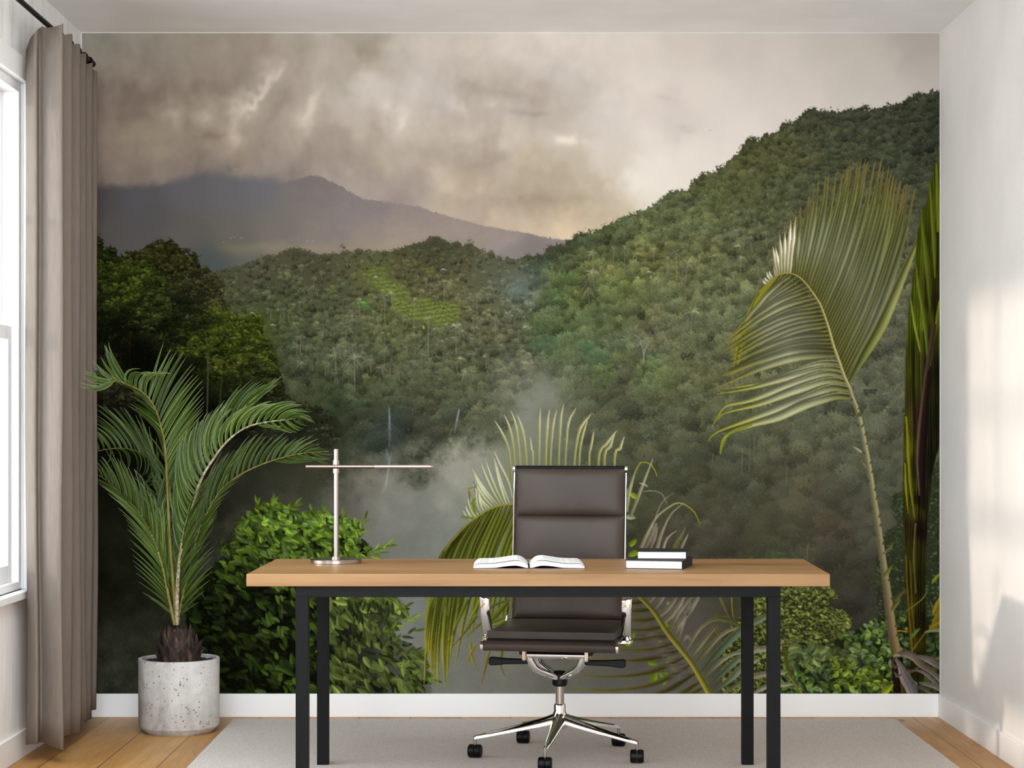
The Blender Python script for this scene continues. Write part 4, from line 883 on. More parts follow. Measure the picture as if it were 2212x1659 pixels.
# plantation of small palms
r_ = np.random.default_rng(5)
for k in range(300):
    x = r_.uniform(480, 1150); y = 560 + 250 * r_.uniform(0, 1) ** .9
    if y > 570 + (x - 480) * .5 + 60 and x < 640: continue
    if dC[int(y) - MY0, int(x) - MX0] < 12 or (dH[int(y) - MY0, int(x) - MX0] > 0): continue
    if 840 < x < 990 and 612 < y < 690 and r_.uniform() < .75: continue
    s = np.interp(y, [560, 700, 810], [5, 9, 13]); b = A[int(y) - MY0, int(x) - MX0] * 255
    palm(x, y, s * r_.uniform(.7, 1.2), b * .78 + np.array([104,104,84]) * .28, trunk=s * r_.uniform(0, 2.6), seed=k, lean=r_.normal(0, 2), tcol=(104,103,82))
for (x, y, s, t) in [(1280,548,16,60),(1280,590,18,40),(1325,540,13,50),(1350,538,14,60),(1375,550,11,30),(1460,545,14,60),(1485,570,18,50),(1440,560,12,30),(1270,628,19,28),(1495,675,24,60),(1570,605,12,30),(1410,540,10,30),(1540,555,11,30),(1600,560,12,34),
                     (895,650,13,70),(830,640,12,66),(845,636,11,30),(925,690,12,80),(985,705,17,60),(775,648,8,38),(765,775,22,70),(725,770,18,30),(825,795,18,20),(700,705,13,26),(1030,640,12,40),(960,610,10,30),(650,730,14,30),(1070,690,11,44),
                     (1960,500,14,40),(1940,560,13,44),(1985,560,12,30),(1655,505,11,30),(1620,515,10,30),(1590,500,9,24),(1925,640,14,30),(1950,600,13,30)]:
    b = A[int(y) - MY0, int(x) - MX0] * 255
    palm(x, y, s, b * .6 + np.array([118,118,92]) * .48, trunk=t, seed=int(x), lean=r_.normal(0, 3), tcol=(120,118,96))
palm(1272, 618, 20, (66,68,56), 34, 4, (84,84,68))
# the grey umbrella tree and other single trees
for (pts, w) in [([(1391,783),(1390,760),(1386,744),(1374,734)], [3.4,2.6,2,1]), ([(1390,770),(1396,748),(1402,735)], [2.6,2,1]), ([(1386,744),(1380,730),(1368,722)], [1.8,1.5,1])]:
    stroke(pts, w, [(132,132,116)])
for (x, y, r, c) in [(1200,640,26,(76,92,54)),(1290,775,30,(78,98,68)),(1265,745,22,(80,104,74)),(1300,810,34,(86,100,58)),(1420,810,62,(92,104,68)),(1395,850,50,(88,98,66)),(1175,745,34,(72,92,64)),(1170,700,30,(78,92,60)),(1228,600,20,(82,96,54)),(1320,640,26,(96,106,62)),
                     (1350,620,18,(90,98,56)),(940,810,44,(82,86,60)),(880,830,50,(78,80,56)),(830,850,40,(70,78,54))]:
    for q in range(int(r * 1.1)):
        a = r_.uniform(0, 6.28); rr = r * math.sqrt(r_.uniform(0, 1)) * .85
        X, Y = x + rr * math.cos(a), y + rr * math.sin(a) * .8
        k = 1.0 - .22 * (Y - y) / r + r_.normal(0, .06)
        tree_at(X, Y, r_.uniform(4, 8), np.clip(np.array(c) * k, 0, 255), 0, q, .7)
# clearings, huts
for (x, y) in [(812,598),(958,582),(1594,531),(1402,587),(980,703),(545,676),(590,702)]:
    stroke([(x - 5, y + 1), (x, y - 1), (x + 5, y + 1.5)], [2, 3, 1.2], [(176,178,168)], alpha=.7)
stroke([(914,704),(916,710)], [4, 4], [(150,160,40)], alpha=.9)

# --- lower slope on the right, soft in the haze
lo = (YY > 840) & (XX > 1240) | ((YY > 880) & (XX > 640))
lo &= (YY < 1500)
crowns(lo, 1500, lambda x, y: np.interp(y, [840, 1000, 1200], [20, 24, 28]), 41, .95, .09)
sm = sstep(880, 1100, YY) * sstep(1250, 1400, XX)
low_noise = (nz2 * .04 + nz3 * .018)
A *= (1 + low_noise * (YY > 860) * .8)[..., None]
over(sm * .33, forest)
for (x, y, l) in [(1620,960,60),(1604,970,50),(1700,1010,40),(1630,945,40),(1745,1176,40),(1770,890,24),(1880,770,30),(1860,660,26),(1540,980,26)]:
    stroke([(x, y), (x - 2, y + l)], [2, 1.6], [(126,124,106)], alpha=.45)

# ================================================================= mist
MIST = [(780,960,98,96,82),(860,960,120,116,100),(950,970,142,138,122),(1000,980,156,152,136),(1050,940,130,130,114),(1100,950,124,128,110),(1000,1000,160,156,140),(900,1000,140,136,122),(800,1000,120,116,104),(720,1000,100,96,84),
(900,1050,136,134,124),(1000,1050,146,144,132),(800,1080,116,113,103),(900,1100,126,126,115),(860,1150,122,121,115),(950,1150,128,130,120),(1050,1180,134,136,128),(720,1060,96,93,84),(640,1060,70,68,57),(680,1100,90,88,78),
(880,1300,128,130,125),(1000,1350,126,124,115),(1080,1450,128,126,115),(950,1450,126,126,115),(1180,800,122,124,108),(1200,830,128,130,116),(1150,880,130,132,118),(1200,920,118,120,106),(1260,900,96,98,84),(1230,1470,122,120,108),(1400,1400,104,100,92),(1550,1320,98,92,85),
(1500,1300,98,93,86),(1300,1100,84,86,72),(1200,1050,110,112,100),(600,1000,54,54,42),(560,1060,54,54,42),(480,1150,52,52,40),(500,1250,60,60,48),(450,1250,68,70,58),(300,1000,20,22,12),(230,1380,52,54,40),(250,1450,56,58,46),(230,1300,28,28,16),(300,1200,30,32,20),(1420,1480,110,106,98),(1330,1480,116,112,102)]
mist = field(MIST, p=2.6, smooth=42, warp=(nzb * 12, nzb * -9))
g = lambda x, y, rx, ry, ang=0: np.exp(-(((XX - x) * math.cos(ang) + (YY - y) * math.sin(ang)) / rx) ** 2 - ((-(XX - x) * math.sin(ang) + (YY - y) * math.cos(ang)) / ry) ** 2)
vall = sstep(0, 1, (YY - np.interp(XX[0], [560, 680, 760, 860, 950, 1020, 1090, 1140, 1180, 1230, 1300, 1400], [1190, 1040, 975, 955, 935, 915, 885, 810, 770, 850, 1000, 1190])[None, :] + nzb * 14 + nz2 * 6) / 95)
vall *= 1 - sstep(-90, 70, XX + nzb * 14 - np.interp(YY[:, 0], [700, 1000, 1180, 1300, 1500], [1215, 1240, 1290, 1540, 1560])[:, None])
vall = np.clip(vall * 1.02, 0, .985)
over(vall * .96, mist * (1 + nzb * .012 + nz2 * .010)[..., None])
over(g(1165, 860, 80, 70, .9) * .55, np.array([128,130,116], np.float32) / 255)
over(g(1125, 620, 46, 34, -.5) * .35, np.array([112,124,118], np.float32) / 255)
over(g(1075, 590, 60, 30, .5) * .15, np.array([112,120,112], np.float32) / 255)
over(g(1280, 960, 110, 90) * .22, np.array([96,98,86], np.float32) / 255)
# waterfalls
for (pts, w, a) in [([(838,876),(841,900),(842,930),(841,965)], [2,5,6,3], .30), ([(841,880),(842,900),(840,925)], [1.5,2.4,1], .7), ([(834,970),(838,985),(842,1000),(837,1030),(834,1050),(825,1065)], [6,8,6,5,8,3], .30), ([(846,980),(841,998),(837,1020),(833,1050)], [1,2,1.6,2.4], .55),
                    ([(992,882),(989,895),(986,915),(982,935)], [2,5,4,2], .45), ([(992,884),(990,896),(986,910)], [1.5,2.5,1], .7), ([(830,985),(838,995)], [1, 2], .3)]:
    stroke(pts, w, [(160,172,188)], alpha=a * .75, soft=1.6)

over(sstep(930, 1060, YY) * (1 - sstep(560, 760, XX)), mist * (1 + .06 * nzb + .03 * nz2 + .03 * nz1)[..., None])
# ================================================================= dark trees on the left
LF = [(230,560,46,54,22),(300,600,56,66,26),(260,640,50,62,26),(350,650,40,45,22),(340,550,42,44,22),(400,560,56,58,28),(430,620,52,52,32),(480,620,66,68,42),(250,720,22,26,10),(300,780,12,12,5),(350,720,34,40,18),(420,700,40,48,20),
(500,720,66,80,24),(560,690,88,102,28),(480,800,38,48,16),(560,780,58,68,26),(600,830,42,48,24),(650,850,58,62,42),(230,820,34,36,22),(250,850,44,46,30),(220,900,22,24,14),(230,1000,12,13,7),(220,1100,22,24,14),(250,1200,28,30,18),(230,1300,26,26,14),
(240,1380,50,52,38),(250,1450,54,56,44),(290,1300,30,30,18),(450,900,10,12,5),(500,950,28,32,18),(560,900,44,52,28),(650,900,48,54,32),(690,950,56,60,40),(560,1000,46,48,34),(480,1100,46,46,34),(420,1000,20,24,12),(520,850,34,40,18),(400,900,16,20,8),(350,850,12,14,6),(400,1200,40,42,30),(330,1100,16,18,10),(600,960,50,54,36),(720,940,60,64,46),(640,1000,52,52,40),(540,1080,52,52,40),(700,900,56,62,42)]
lf = field(LF, p=3.4, smooth=16)
LP = [(175,500),(208,500),(210,508),(214,516),(220,522),(221,532),(232,532),(240,528),(247,536),(252,552),(262,556),(275,545),(300,544),(312,548),(318,534),(326,524),(340,527),(345,520),(358,522),(370,517),(375,530),(388,534),(395,546),(402,543),(412,541),(420,548),(431,556),(432,568),(424,580),(440,583),(455,578),(452,590),(474,594),(482,608),(492,618),(486,632),(478,650),(490,664),(498,682),(520,688),(545,680),(560,684),(570,700),(565,715),(578,730),(592,752),(596,780),(604,810),(612,840),(640,870),(690,880),(730,905),(745,945),(700,990),(640,1020),(560,1080),(500,1100),(175,1100)]
lm = poly_mask(LP)
lms = np.clip((blur(lm, 7) - .5) * 6 + .5 + nz1 * .9 + fnoise(52, 10, 60, .8) * 1.0 + nz3 * .35, 0, 1) * sstep(.03, .2, blur(lm, 7))
soft_low = sstep(890, 960, YY) * sstep(430, 560, XX)
lmB = blur(lm, 22)
lmx = lms * (1 - soft_low) + np.clip(lmB * 1.3 - .15, 0, 1) * soft_low
lmx *= 1 - sstep(930, 1060, YY + nzb * 10)
over(lmx, lf * .62)
over(np.clip(blur(lm, 26) * 1.6, 0, 1) * (1 - lmx) * .35 * sstep(600, 700, YY), lf)
reg = lmx > .5
LL = lf
def dabs(region, n, size, seed, base, lo=.55, hi=1.7, bias=None, flat=.6):
    r_ = np.random.default_rng(seed); ys, xs = np.nonzero(region); k = r_.integers(0, len(ys), n)
    pu = r_.uniform(0, 1, n); sz = r_.uniform(.6, 1.4, n) * size; an = r_.uniform(-.9, .9, n)
    clump = nz_cl
    for i, u, s, a in zip(k, pu, sz, an):
        y, x = ys[i], xs[i]
        q = clump[y, x] * .5 + u
        f = lo + (hi - lo) * min(1, max(0, q * .55 + .05))
        c = base[y, x] * f * np.array([1 + .1 * (u - .5), 1 + .03 * (u - .5), .9], np.float32)
        R = int(s) + 2
        X0, X1, Y0, Y1 = max(0, x - R), min(MW, x + R), max(0, y - R), min(MH, y + R)
        X = XX[Y0:Y1, X0:X1] - x - MX0; Y = YY[Y0:Y1, X0:X1] - y - MY0
        ca, sa = math.cos(a), math.sin(a)
        U = (X * ca + Y * sa) / s; V = (-X * sa + Y * ca) / (s * flat)
        al = np.clip((1 - np.sqrt(U * U + V * V)) * s, 0, 1)
        Rg = A[Y0:Y1, X0:X1]; Rg += al[..., None] * (c - Rg)
nz_cl = fnoise(51, 12, 90, 1.2)
# rounded boughs catch the light on top
def boughs(region, n, rlo, rhi, seed, base, gain=1.0, dn=26, leafs=3.2):
    r_ = np.random.default_rng(seed); ys, xs = np.nonzero(region); k = r_.integers(0, len(ys), n); k = k[np.argsort(ys[k])]
    for i in k:
        cy, cx = ys[i], xs[i]; r = r_.uniform(rlo, rhi)
        lumb = base[cy, cx]; g0 = r_.uniform(.5, 1.15) * gain
        for j in range(int(dn * r / 16)):
            a = r_.uniform(0, 6.283); q = math.sqrt(r_.uniform(0, 1))
            X = cx + q * r * math.cos(a); Y = cy + q * r * .75 * math.sin(a)
            f = g0 * (.86 - .55 * q * math.sin(a)) * r_.uniform(.7, 1.3)
            if not (0 <= X < MW and 0 <= Y < MH) or not region[int(Y), int(X)]: continue
            c = lumb * f * np.array([1.02 + r_.normal(0, .05), .97, .95], np.float32)
            s = leafs * r_.uniform(.6, 1.3); R = int(s) + 2; x, y = int(X), int(Y)
            X0, X1, Y0, Y1 = max(0, x - R), min(MW, x + R), max(0, y - R), min(MH, y + R)
            U = (XX[Y0:Y1, X0:X1] - X - MX0) / s; V = (YY[Y0:Y1, X0:X1] - Y - MY0) / (s * .62)
            aa = r_.uniform(-.8, .8); U, V = U * math.cos(aa) + V * math.sin(aa), V * math.cos(aa) - U * math.sin(aa)
            al = np.clip((1 - np.sqrt(U * U + V * V)) * s, 0, 1) * .9
            Rg = A[Y0:Y1, X0:X1]; Rg += al[..., None] * (c - Rg)
up = reg & (YY < 900)
boughs(up, 900, 9, 22, 61, LL, 1.08, 30, 3.0)
# darker overhanging crown with open edge
T2 = poly_mask([(296,548),(318,530),(345,520),(372,517),(395,545),(405,560),(398,585),(370,596),(340,580),(310,572),(292,560)])
boughs(T2, 120, 7, 14, 62, np.ones_like(A) * np.array([50,52,24], np.float32) / 255, 1.0, 30, 2.8)
for (px, c, n) in [([(500,690),(520,684),(545,678),(562,686),(560,700),(572,716),(556,726),(530,722),(505,738),(470,760),(420,772),(370,770),(360,756),(400,742),(420,725),(460,708)], (66,80,28), 190),
                   ([(440,760),(480,770),(540,760),(580,770),(597,790),(585,812),(540,822),(500,815),(450,800)], (66,76,28), 130), ([(212,560),(260,570),(320,560),(350,590),(330,640),(280,660),(215,640)], (62,74,26), 150),
                   ([(330,590),(360,600),(370,660),(330,720),(290,700),(300,640)], (56,68,30), 90), ([(540,760),(600,800),(610,850),(560,860),(520,830)], (50,60,26), 70)]:
    boughs(poly_mask(px), n, 6, 13, int(c[0]) + n, np.ones_like(A) * np.array(c, np.float32) / 255, .95, 30, 2.8)
# dark gaps and trunks
for (pts, w, c) in [([(238,735),(240,790),(236,830)], [5,7,8], (34,24,14)), ([(283,715),(280,760),(282,790)], [3,3.5,4], (46,32,18)), ([(449,765),(449,830),(447,900)], [3,3.5,4], (78,76,60)), ([(480,815),(476,860),(482,900)], [3,3,3], (60,56,40)), ([(500,820),(488,850),(472,870)], [2,2.4,2.6], (56,52,36))]:
    stroke(pts, w, [c], alpha=.8)
over(g(300, 775, 46, 40) * .75, np.array([10,10,5], np.float32) / 255); over(g(370, 800, 60, 50) * .5, np.array([9,10,5], np.float32) / 255)
boughs(reg & (YY > 800) & (YY < 1000) & (XX > 480), 130, 9, 18, 66, LL, .95, 24, 2.8)
over(g(610, 1010, 110, 60) * .45, np.array([60,60,48], np.float32) / 255)

over(sstep(915, 1000, YY + nz2 * 8) * (1 - sstep(430, 570, XX)), mist * (1 + .08 * nzb + .05 * nz2 + .03 * nz1)[..., None])
# ================================================================= bushes
def bush(region, n, L, seed, colf, ang=(-.9, .9), w=.42, sway=.5, shade=None):
    r_ = np.random.default_rng(seed); ys, xs = np.nonzero(region); k = r_.integers(0, len(ys), n)
    u = r_.uniform(0, 1, n); o = np.argsort(u + .35 * nz_cl[ys[k], xs[k]] * .4); k = k[o]
    for j, i in enumerate(k):
        x, y = xs[i] + MX0, ys[i] + MY0
        t = j / n
        a = math.pi * (0 if r_.uniform() < .5 else 1) + r_.uniform(*ang) + (.35 if r_.uniform() < .6 else 0)
        c = colf(x, y, t, r_)
        l = L * r_.uniform(.6, 1.25)
        leaf(x - math.cos(a) * l / 2, y - math.sin(a) * l / 2, l, l * w * r_.uniform(.7, 1.2), a, c, fold=r_.uniform(-.22, .22), droop=r_.uniform(-1, 1) * l * .12 * sway * 2)

BR = [(400,1330),(410,1310),(432,1280),(430,1262),(455,1245),(462,1230),(470,1215),(486,1200),(480,1180),(500,1170),(512,1150),(515,1135),(528,1120),(540,1105),(556,1095),(570,1090),(600,1088),(625,1098),(645,1108),(670,1112),(690,1106),(700,1112),(715,1108),(730,1118),(750,1120),(780,1135),(784,1150),(770,1165),(795,1175),(800,1190),(790,1210),(860,1290),(880,1320),(862,1345),(850,1370),(880,1390),(905,1400),(920,1430),(930,1470),(935,1500),(400,1500),(400,1420),(425,1400),(405,1360)]
bm = poly_mask(BR)
bms = ragged(bm, 4)
edge_thin = np.clip((XX - 700) / 200, 0, 1) * (YY > 1250)
over(bms * (1 - .75 * edge_thin), np.array([12, 13, 6], np.float32) / 255)
def bcol(x, y, t, r_):
    lit = np.interp(y, [1085, 1180, 1240, 1330, 1420, 1500], [1.0, .86, .66, .52, .46, .44])
    if x > 690: lit += .22 * np.interp(y, [1200, 1300], [0, 1])
    if x < 560: lit *= np.interp(y, [1150, 1300], [.9, .66])
    v = lit * (.22 + .95 * t ** 1.2) * r_.uniform(.65, 1.15)
    if r_.uniform() < .12 and t > .4: v *= 1.3
    base = np.array([100, 126, 40]) if r_.uniform() < .7 else np.array([94, 114, 60])
    if x > 690 and y > 1260: base = np.array([110, 124, 60])
    return np.clip(base * v * 1.12 + np.array([5, 7, 3]), 0, 255)  # leaf colour lifted to make up for dim light low on the wall
gap = fnoise(88, 18, 70, .8)
inner = bm & ~((XX > 760) & (YY > 1250) & (nz2 > .3))
thick = inner & ((gap > -.75) | (YY < 1140)) & ((gap > -.25) | (YY < 1250) | (XX > 700))
bush(inner & (YY < 1260), 700, 15, 74, lambda x, y, t, r_: bcol(x, y, t * .4, r_), w=.5)
bush(thick & (YY < 1260), 1350, 19, 71, bcol, ang=(-.5, 1.2), w=.55)
bush(inner & (YY >= 1240) & (XX < 700), 420, 18, 75, lambda x, y, t, r_: bcol(x, y, t * .35, r_), w=.5)
bush(thick & (YY >= 1240) & (XX < 700), 640, 25, 72, bcol, ang=(-.3, 1.2), w=.52)
bush(thick & (YY >= 1240) & (XX >= 700), 620, 29, 73, bcol, ang=(-.2, 1.2), w=.45)
r_ = np.random.default_rng(9)
def sprig(x0, y0, x1, y1, n, L, col, stem=(92,104,48)):
    stroke([(x0, y0), ((x0 + x1) / 2, (y0 + y1) / 2 - 3), (x1, y1)], [2, 1], [stem])
    for j in range(n):
        t = (j + .6) / n; x = x0 + (x1 - x0) * t; y = y0 + (y1 - y0) * t
        a0 = math.atan2(y1 - y0, x1 - x0); a = a0 + (.85 if j % 2 else -.85) * (1 - t * .8)
        leaf(x, y, L * r_.uniform(.75, 1.15), L * .36, a, np.array(col) * r_.uniform(.6, 1.15), fold=r_.uniform(-.2, .2), droop=3)
for s in [(790,1210,842,1175,7,26,(118,138,62)), (770,1170,790,1118,5,20,(104,126,44)), (740,1150,742,1108,5,18,(110,134,46)), (560,1110,555,1084,5,18,(116,142,42)), (590,1105,592,1080,5,18,(110,136,40)), (620,1105,640,1088,5,20,(108,132,40)), (700,1125,698,1098,5,18,(108,132,50)),
          (480,1200,478,1172,4,17,(70,92,30)), (440,1290,428,1262,4,15,(50,68,26)), (690,1120,672,1100,4,17,(96,120,40)), (820,1370,902,1330,8,22,(120,140,54)), (800,1350,880,1310,7,22,(92,110,44)), (860,1440,940,1470,7,22,(96,116,44)), (850,1420,930,1400,8,22,(84,100,48)),
          (820,1400,900,1360,6,24,(76,92,48)), (790,1300,850,1290,5,22,(84,104,36)), (870,1470,930,1440,6,20,(100,122,44)), (760,1200,812,1190,5,22,(100,124,50)), (540,1120,516,1130,4,18,(96,120,36))]:
    sprig(*s)
for k in range(46):
    x = r_.uniform(760, 850); y = r_.uniform(1290, 1390)
    leaf(x, y, r_.uniform(14, 26), 8, r_.uniform(1.0, 1.9), np.array([46, 54, 28]) * r_.uniform(.6, 1.5), fold=.1)

# right hand bush and broad leaved creeper
def smallcol(x, y, t, r_):
    v = (.42 + .7 * t) * r_.uniform(.7, 1.2) * np.interp(x, [1600, 1850], [1, .92])
    return np.clip(np.array([126, 136, 60]) * v + 8, 0, 255)  # small leaves printed lighter, offsetting weaker light on the lower wall
B2 = poly_mask([(1560,1390),(1590,1340),(1620,1310),(1640,1262),(1700,1255),(1790,1262),(1800,1290),(1790,1310),(1828,1318),(1838,1345),(1832,1372),(1800,1395),(1770,1410),(1780,1500),(1560,1500)])
over(ragged(B2, 5) * .9, np.array([44, 46, 24], np.float32) / 255)
bush(B2, 2600, 8.5, 81, smallcol, w=.5)
bush(poly_mask([(1770,1262),(1800,1268),(1812,1290),(1786,1300)]) | poly_mask([(1790,1320),(1840,1322),(1838,1362),(1800,1370)]), 120, 8, 82, smallcol, w=.5)
B3 = poly_mask([(1690,1420),(1700,1395),(1730,1385),(1780,1400),(1815,1370),(1850,1362),(1880,1345),(1905,1330),(1945,1325),(2031,1310),(2031,1500),(1680,1500)])
over(ragged(B3, 4), np.array([30, 36, 18], np.float32) / 255)
def vinecol(x, y, t, r_):
    v = (.3 + .75 * t) * r_.uniform(.6, 1.15)
    if x > 1960: v *= .7
    b = np.array([88, 112, 44]) if r_.uniform() < .6 else np.array([84, 100, 66])
    return np.clip(b * v * 1.28 + 8, 0, 255)  # creeper brightened in the print where the wall receives less light
bush(B3, 900, 15, 83, vinecol, ang=(-1.2, 1.2), w=.72)
bush(poly_mask([(1700,1400),(1850,1390),(1860,1425),(1800,1440),(1700,1445)]), 110, 21, 84, lambda x, y, t, r_: np.array([118, 134, 76]) * (.4 + .7 * t) * r_.uniform(.6, 1.15), w=.75)
bush(poly_mask([(1790,1420),(1900,1440),(1925,1490),(1800,1490)]), 160, 14, 85, lambda x, y, t, r_: np.array([134, 156, 56]) * (.35 + .65 * t) * r_.uniform(.55, 1.2), w=.7)
# foliage mass behind the folded leaf
B4 = poly_mask([(1900,1160),(1930,1140),(1955,1120),(1960,1330),(1900,1340),(1890,1240)]) | poly_mask([(1996,1040),(2031,990),(2031,1330),(1996,1330)]) | poly_mask([(1925,1070),(1955,1060),(1955,1130),(1930,1120)])
over(ragged(B4, 6) * .75, np.array([38, 44, 28], np.float32) / 255)
bush(B4, 900, 6.5, 86, lambda x, y, t, r_: np.array([92, 106, 66]) * (.45 + .6 * t) * r_.uniform(.7, 1.1), w=.6)  # foliage colour raised to counter the dimmer lower wall
for q in [(1900,1255,30,15,(60,70,40)), (1690,1205,60,20,(72,84,58))]:
    for k in range(60):
        tree_at(q[0] + r_.normal(0, q[2] * .4), q[1] + r_.normal(0, q[3] * .4), r_.uniform(3, 6), np.array(q[4]) * r_.uniform(.8, 1.15), 0, k, .8)

# ================================================================= palm leaves
def interp_keys(K, n):
    """K rows (bx, by, tx, ty[, bow]); evenly spread in between"""
    K = np.array([list(k) + [0] * (5 - len(k)) for k in K], np.float32)
    L = np.r_[0, np.cumsum(np.linalg.norm(np.diff(K[:, :2], axis=0), axis=1) + .25 * np.linalg.norm(np.diff(K[:, 2:4], axis=0), axis=1))]
    s = np.linspace(0, L[-1], n)
    return np.stack([np.interp(s, L, K[:, j]) for j in range(5)], 1)

def leaflets(K, n, w, cols, seed, side=.2, edge=None, jit=3, tipcol=None, tw=.25, order=1, widths=None):
    r_ = np.random.default_rng(seed); R = interp_keys(K, n)
    for j in (range(n) if order > 0 else range(n - 1, -1, -1)):
        bx, by, tx, ty, bow = R[j]
        tx += r_.normal(0, jit); ty += r_.normal(0, jit)
        dx, dy = tx - bx, ty - by; L = math.hypot(dx, dy) + 1e-6; nx_, ny_ = -dy / L, dx / L
        b = bow * L
        pts = [(bx, by), (bx + dx * .33 + nx_ * b * .9, by + dy * .33 + ny_ * b * .9), (bx + dx * .68 + nx_ * b * .75, by + dy * .68 + ny_ * b * .75), (tx, ty)]
        c = [np.clip(np.array(q) * r_.uniform(.86, 1.12), 0, 255) for q in (cols(j / (n - 1)) if callable(cols) else cols)]
        if tipcol is not None: c = c + [tipcol if r_.uniform() < .8 else c[-1]]
        ww = w(j / (n - 1)) if callable(w) else w
        W = [ww * q for q in (widths or [.5, .95, 1, .85, .55, .12])]
        stroke(pts, W, c, side=side, edge=edge)

# the lower right leaf, half dry
bg = [(1330,1305),(1340,1409)]
yg = (120,116,48)
Rc = [(1340,1250),(1385,1292),(1413,1322),(1440,1364),(1472,1404),(1497,1437),(1531,1496),(1540,1515)]
for k, (x, y, w_, h_) in enumerate([(1452,1505,0,0)]): pass
# bright creeper leaves behind it
for (x, y, L, a, c) in [(1352,1395,34,-1.0,(128,150,28)),(1398,1372,30,.2,(134,154,30)),(1420,1366,26,1.2,(120,142,30)),(1440,1300,18,.6,(130,150,60)),(1408,1480,34,-1.3,(120,142,30)),(1432,1480,36,-1.5,(110,136,30)),(1438,1430,24,-.4,(128,150,34)),(1450,1445,20,.5,(130,154,30)),(1400,1432,22,.1,(116,140,34)),
                        (1425,1452,24,.8,(112,134,66)),(1520,1470,20,.9,(110,132,36)),(1440,1345,18,1.3,(118,140,36)),(1372,1210,24,-.9,(136,158,38)),(1358,1200,26,-.4,(128,152,36)),(1392,1198,26,.1,(140,166,44)),(1400,1190,26,.2,(132,158,34)),(1360,1180,22,-.8,(124,148,36)),(1362,1066,22,.6,(130,156,40)),(1352,1055,18,1.2,(126,150,36)),(1356,1225,24,.2,(96,116,34)),(1380,1215,20,.4,(104,126,40)),(1352,1116,22,.1,(150,160,120))]:
    leaf(x, y, L, L * .62, a, c, fold=.12)
leaflets([(1360,1270,1300,1262,0),(1400,1306,1318,1304,-.02),(1432,1352,1310,1352,-.03),(1458,1388,1290,1396,-.06),(1472,1404,1262,1425,-.08),(1488,1425,1240,1470,-.10),(1505,1450,1240,1500,-.12),(1518,1472,1270,1520,-.12),(1531,1496,1370,1512,-.1)], 15, 8, [(60,58,30),(78,74,40),(96,88,44),(128,118,40)], 91, side=.25, edge=(142,134,52,-.7), jit=3, widths=[.6,1.5,1.2,.7,.5,.2])
for k in range(9):
    t = k / 8; bx = 1440 + t * 60; by = 1362 + t * 90
    stroke([(bx - 6, by + 4), (bx - 30, by + 8), (bx - 62, by + 10)], [2, 9, 2], [(70,62,54),(118,108,100),(84,76,66)], alpha=.8)
dead = [(104,98,70),(128,120,104),(140,132,118)]
leaflets([(1372,1276,1398,1228,.05),(1398,1308,1432,1262,.05),(1420,1335,1470,1284,.06),(1440,1362,1512,1284,.08)], 7, 12, dead, 92, side=.22, edge=(146,138,80,-.8), jit=5)
for (pts, w) in [([(1445,1368),(1462,1330),(1485,1300),(1503,1282)], [2,10,8,3]), ([(1464,1388),(1472,1350),(1484,1320),(1492,1300)], [2,13,10,3]), ([(1455,1376),(1466,1350),(1480,1330),(1478,1318)], [2,12,14,2]), ([(1483,1330),(1500,1302),(1508,1285)], [8,6,8]), ([(1474,1392),(1484,1372),(1494,1384)], [2,9,4])]:
    stroke(pts, w, [(92,88,60),(138,130,118),(112,104,92)], side=.2, edge=(150,142,92,-.8))
lgreen = lambda t: [(64,70,36),(84,92,62),(112,114,92),(146,140,120)]
for (pts, w, c) in [([(1480,1410),(1510,1360),(1545,1337),(1575,1340),(1602,1352)], [2,8,6,13,3], [(110,104,84),(134,124,92),(90,90,50),(70,74,40)]), ([(1487,1425),(1515,1390),(1540,1360),(1545,1356),(1560,1390)], [2,12,9,8,2], [(90,92,62),(120,118,88),(100,96,60),(70,70,40)]),
                    ([(1497,1437),(1530,1400),(1560,1370),(1590,1357),(1620,1358)], [2,12,9,7,3], [(76,82,46),(118,116,84),(134,126,96)]), ([(1509,1456),(1560,1400),(1600,1362),(1650,1334),(1690,1322)], [2,15,18,14,8], [(60,72,44),(84,98,76),(96,108,84),(110,114,84)]),
                    ([(1515,1470),(1555,1430),(1585,1412),(1620,1406),(1690,1396)], [2,10,8,14,10], [(80,84,52),(128,128,104),(120,120,96),(150,144,124)]), ([(1525,1486),(1570,1445),(1600,1420),(1640,1400)], [2,13,14,6], [(64,74,48),(92,104,84),(130,130,112)]),
                    ([(1535,1500),(1580,1465),(1605,1440),(1640,1424)], [2,12,16,5], [(70,80,50),(112,118,98),(140,136,120)]), ([(1555,1505),(1600,1475),(1640,1458),(1695,1452)], [2,9,12,10], [(84,84,56),(120,118,98),(138,132,112)]),
                    ([(1620,1505),(1650,1485),(1700,1478),(1716,1478)], [4,10,12,3], [(120,120,98),(150,146,124),(130,128,100)])]:
    stroke(pts, w, c, side=.22, edge=(140,134,66,-.85))
stroke([(1690,1390),(1702,1440),(1716,1480),(1734,1500)], [6,9,3,2], [(74,72,26),(84,80,30),(130,120,50)]); stroke([(1700,1458),(1720,1480),(1735,1500)], [2,2,1.5], [(150,140,60)])
stroke([(1558,1290),(1575,1330),(1588,1345)], [12,8,3], [(96,94,64),(70,66,46)], side=.2); stroke([(1580,1290),(1582,1320),(1584,1338)], [3,2,1], [(146,134,34)])
stroke([(1690,1395),(1720,1394),(1734,1396)], [3,5,1], [(110,100,60)])
stroke(Rc, [8,9,10,11,12,11,13,14], [(118,114,50),(132,126,52),(138,130,50)], side=.28)
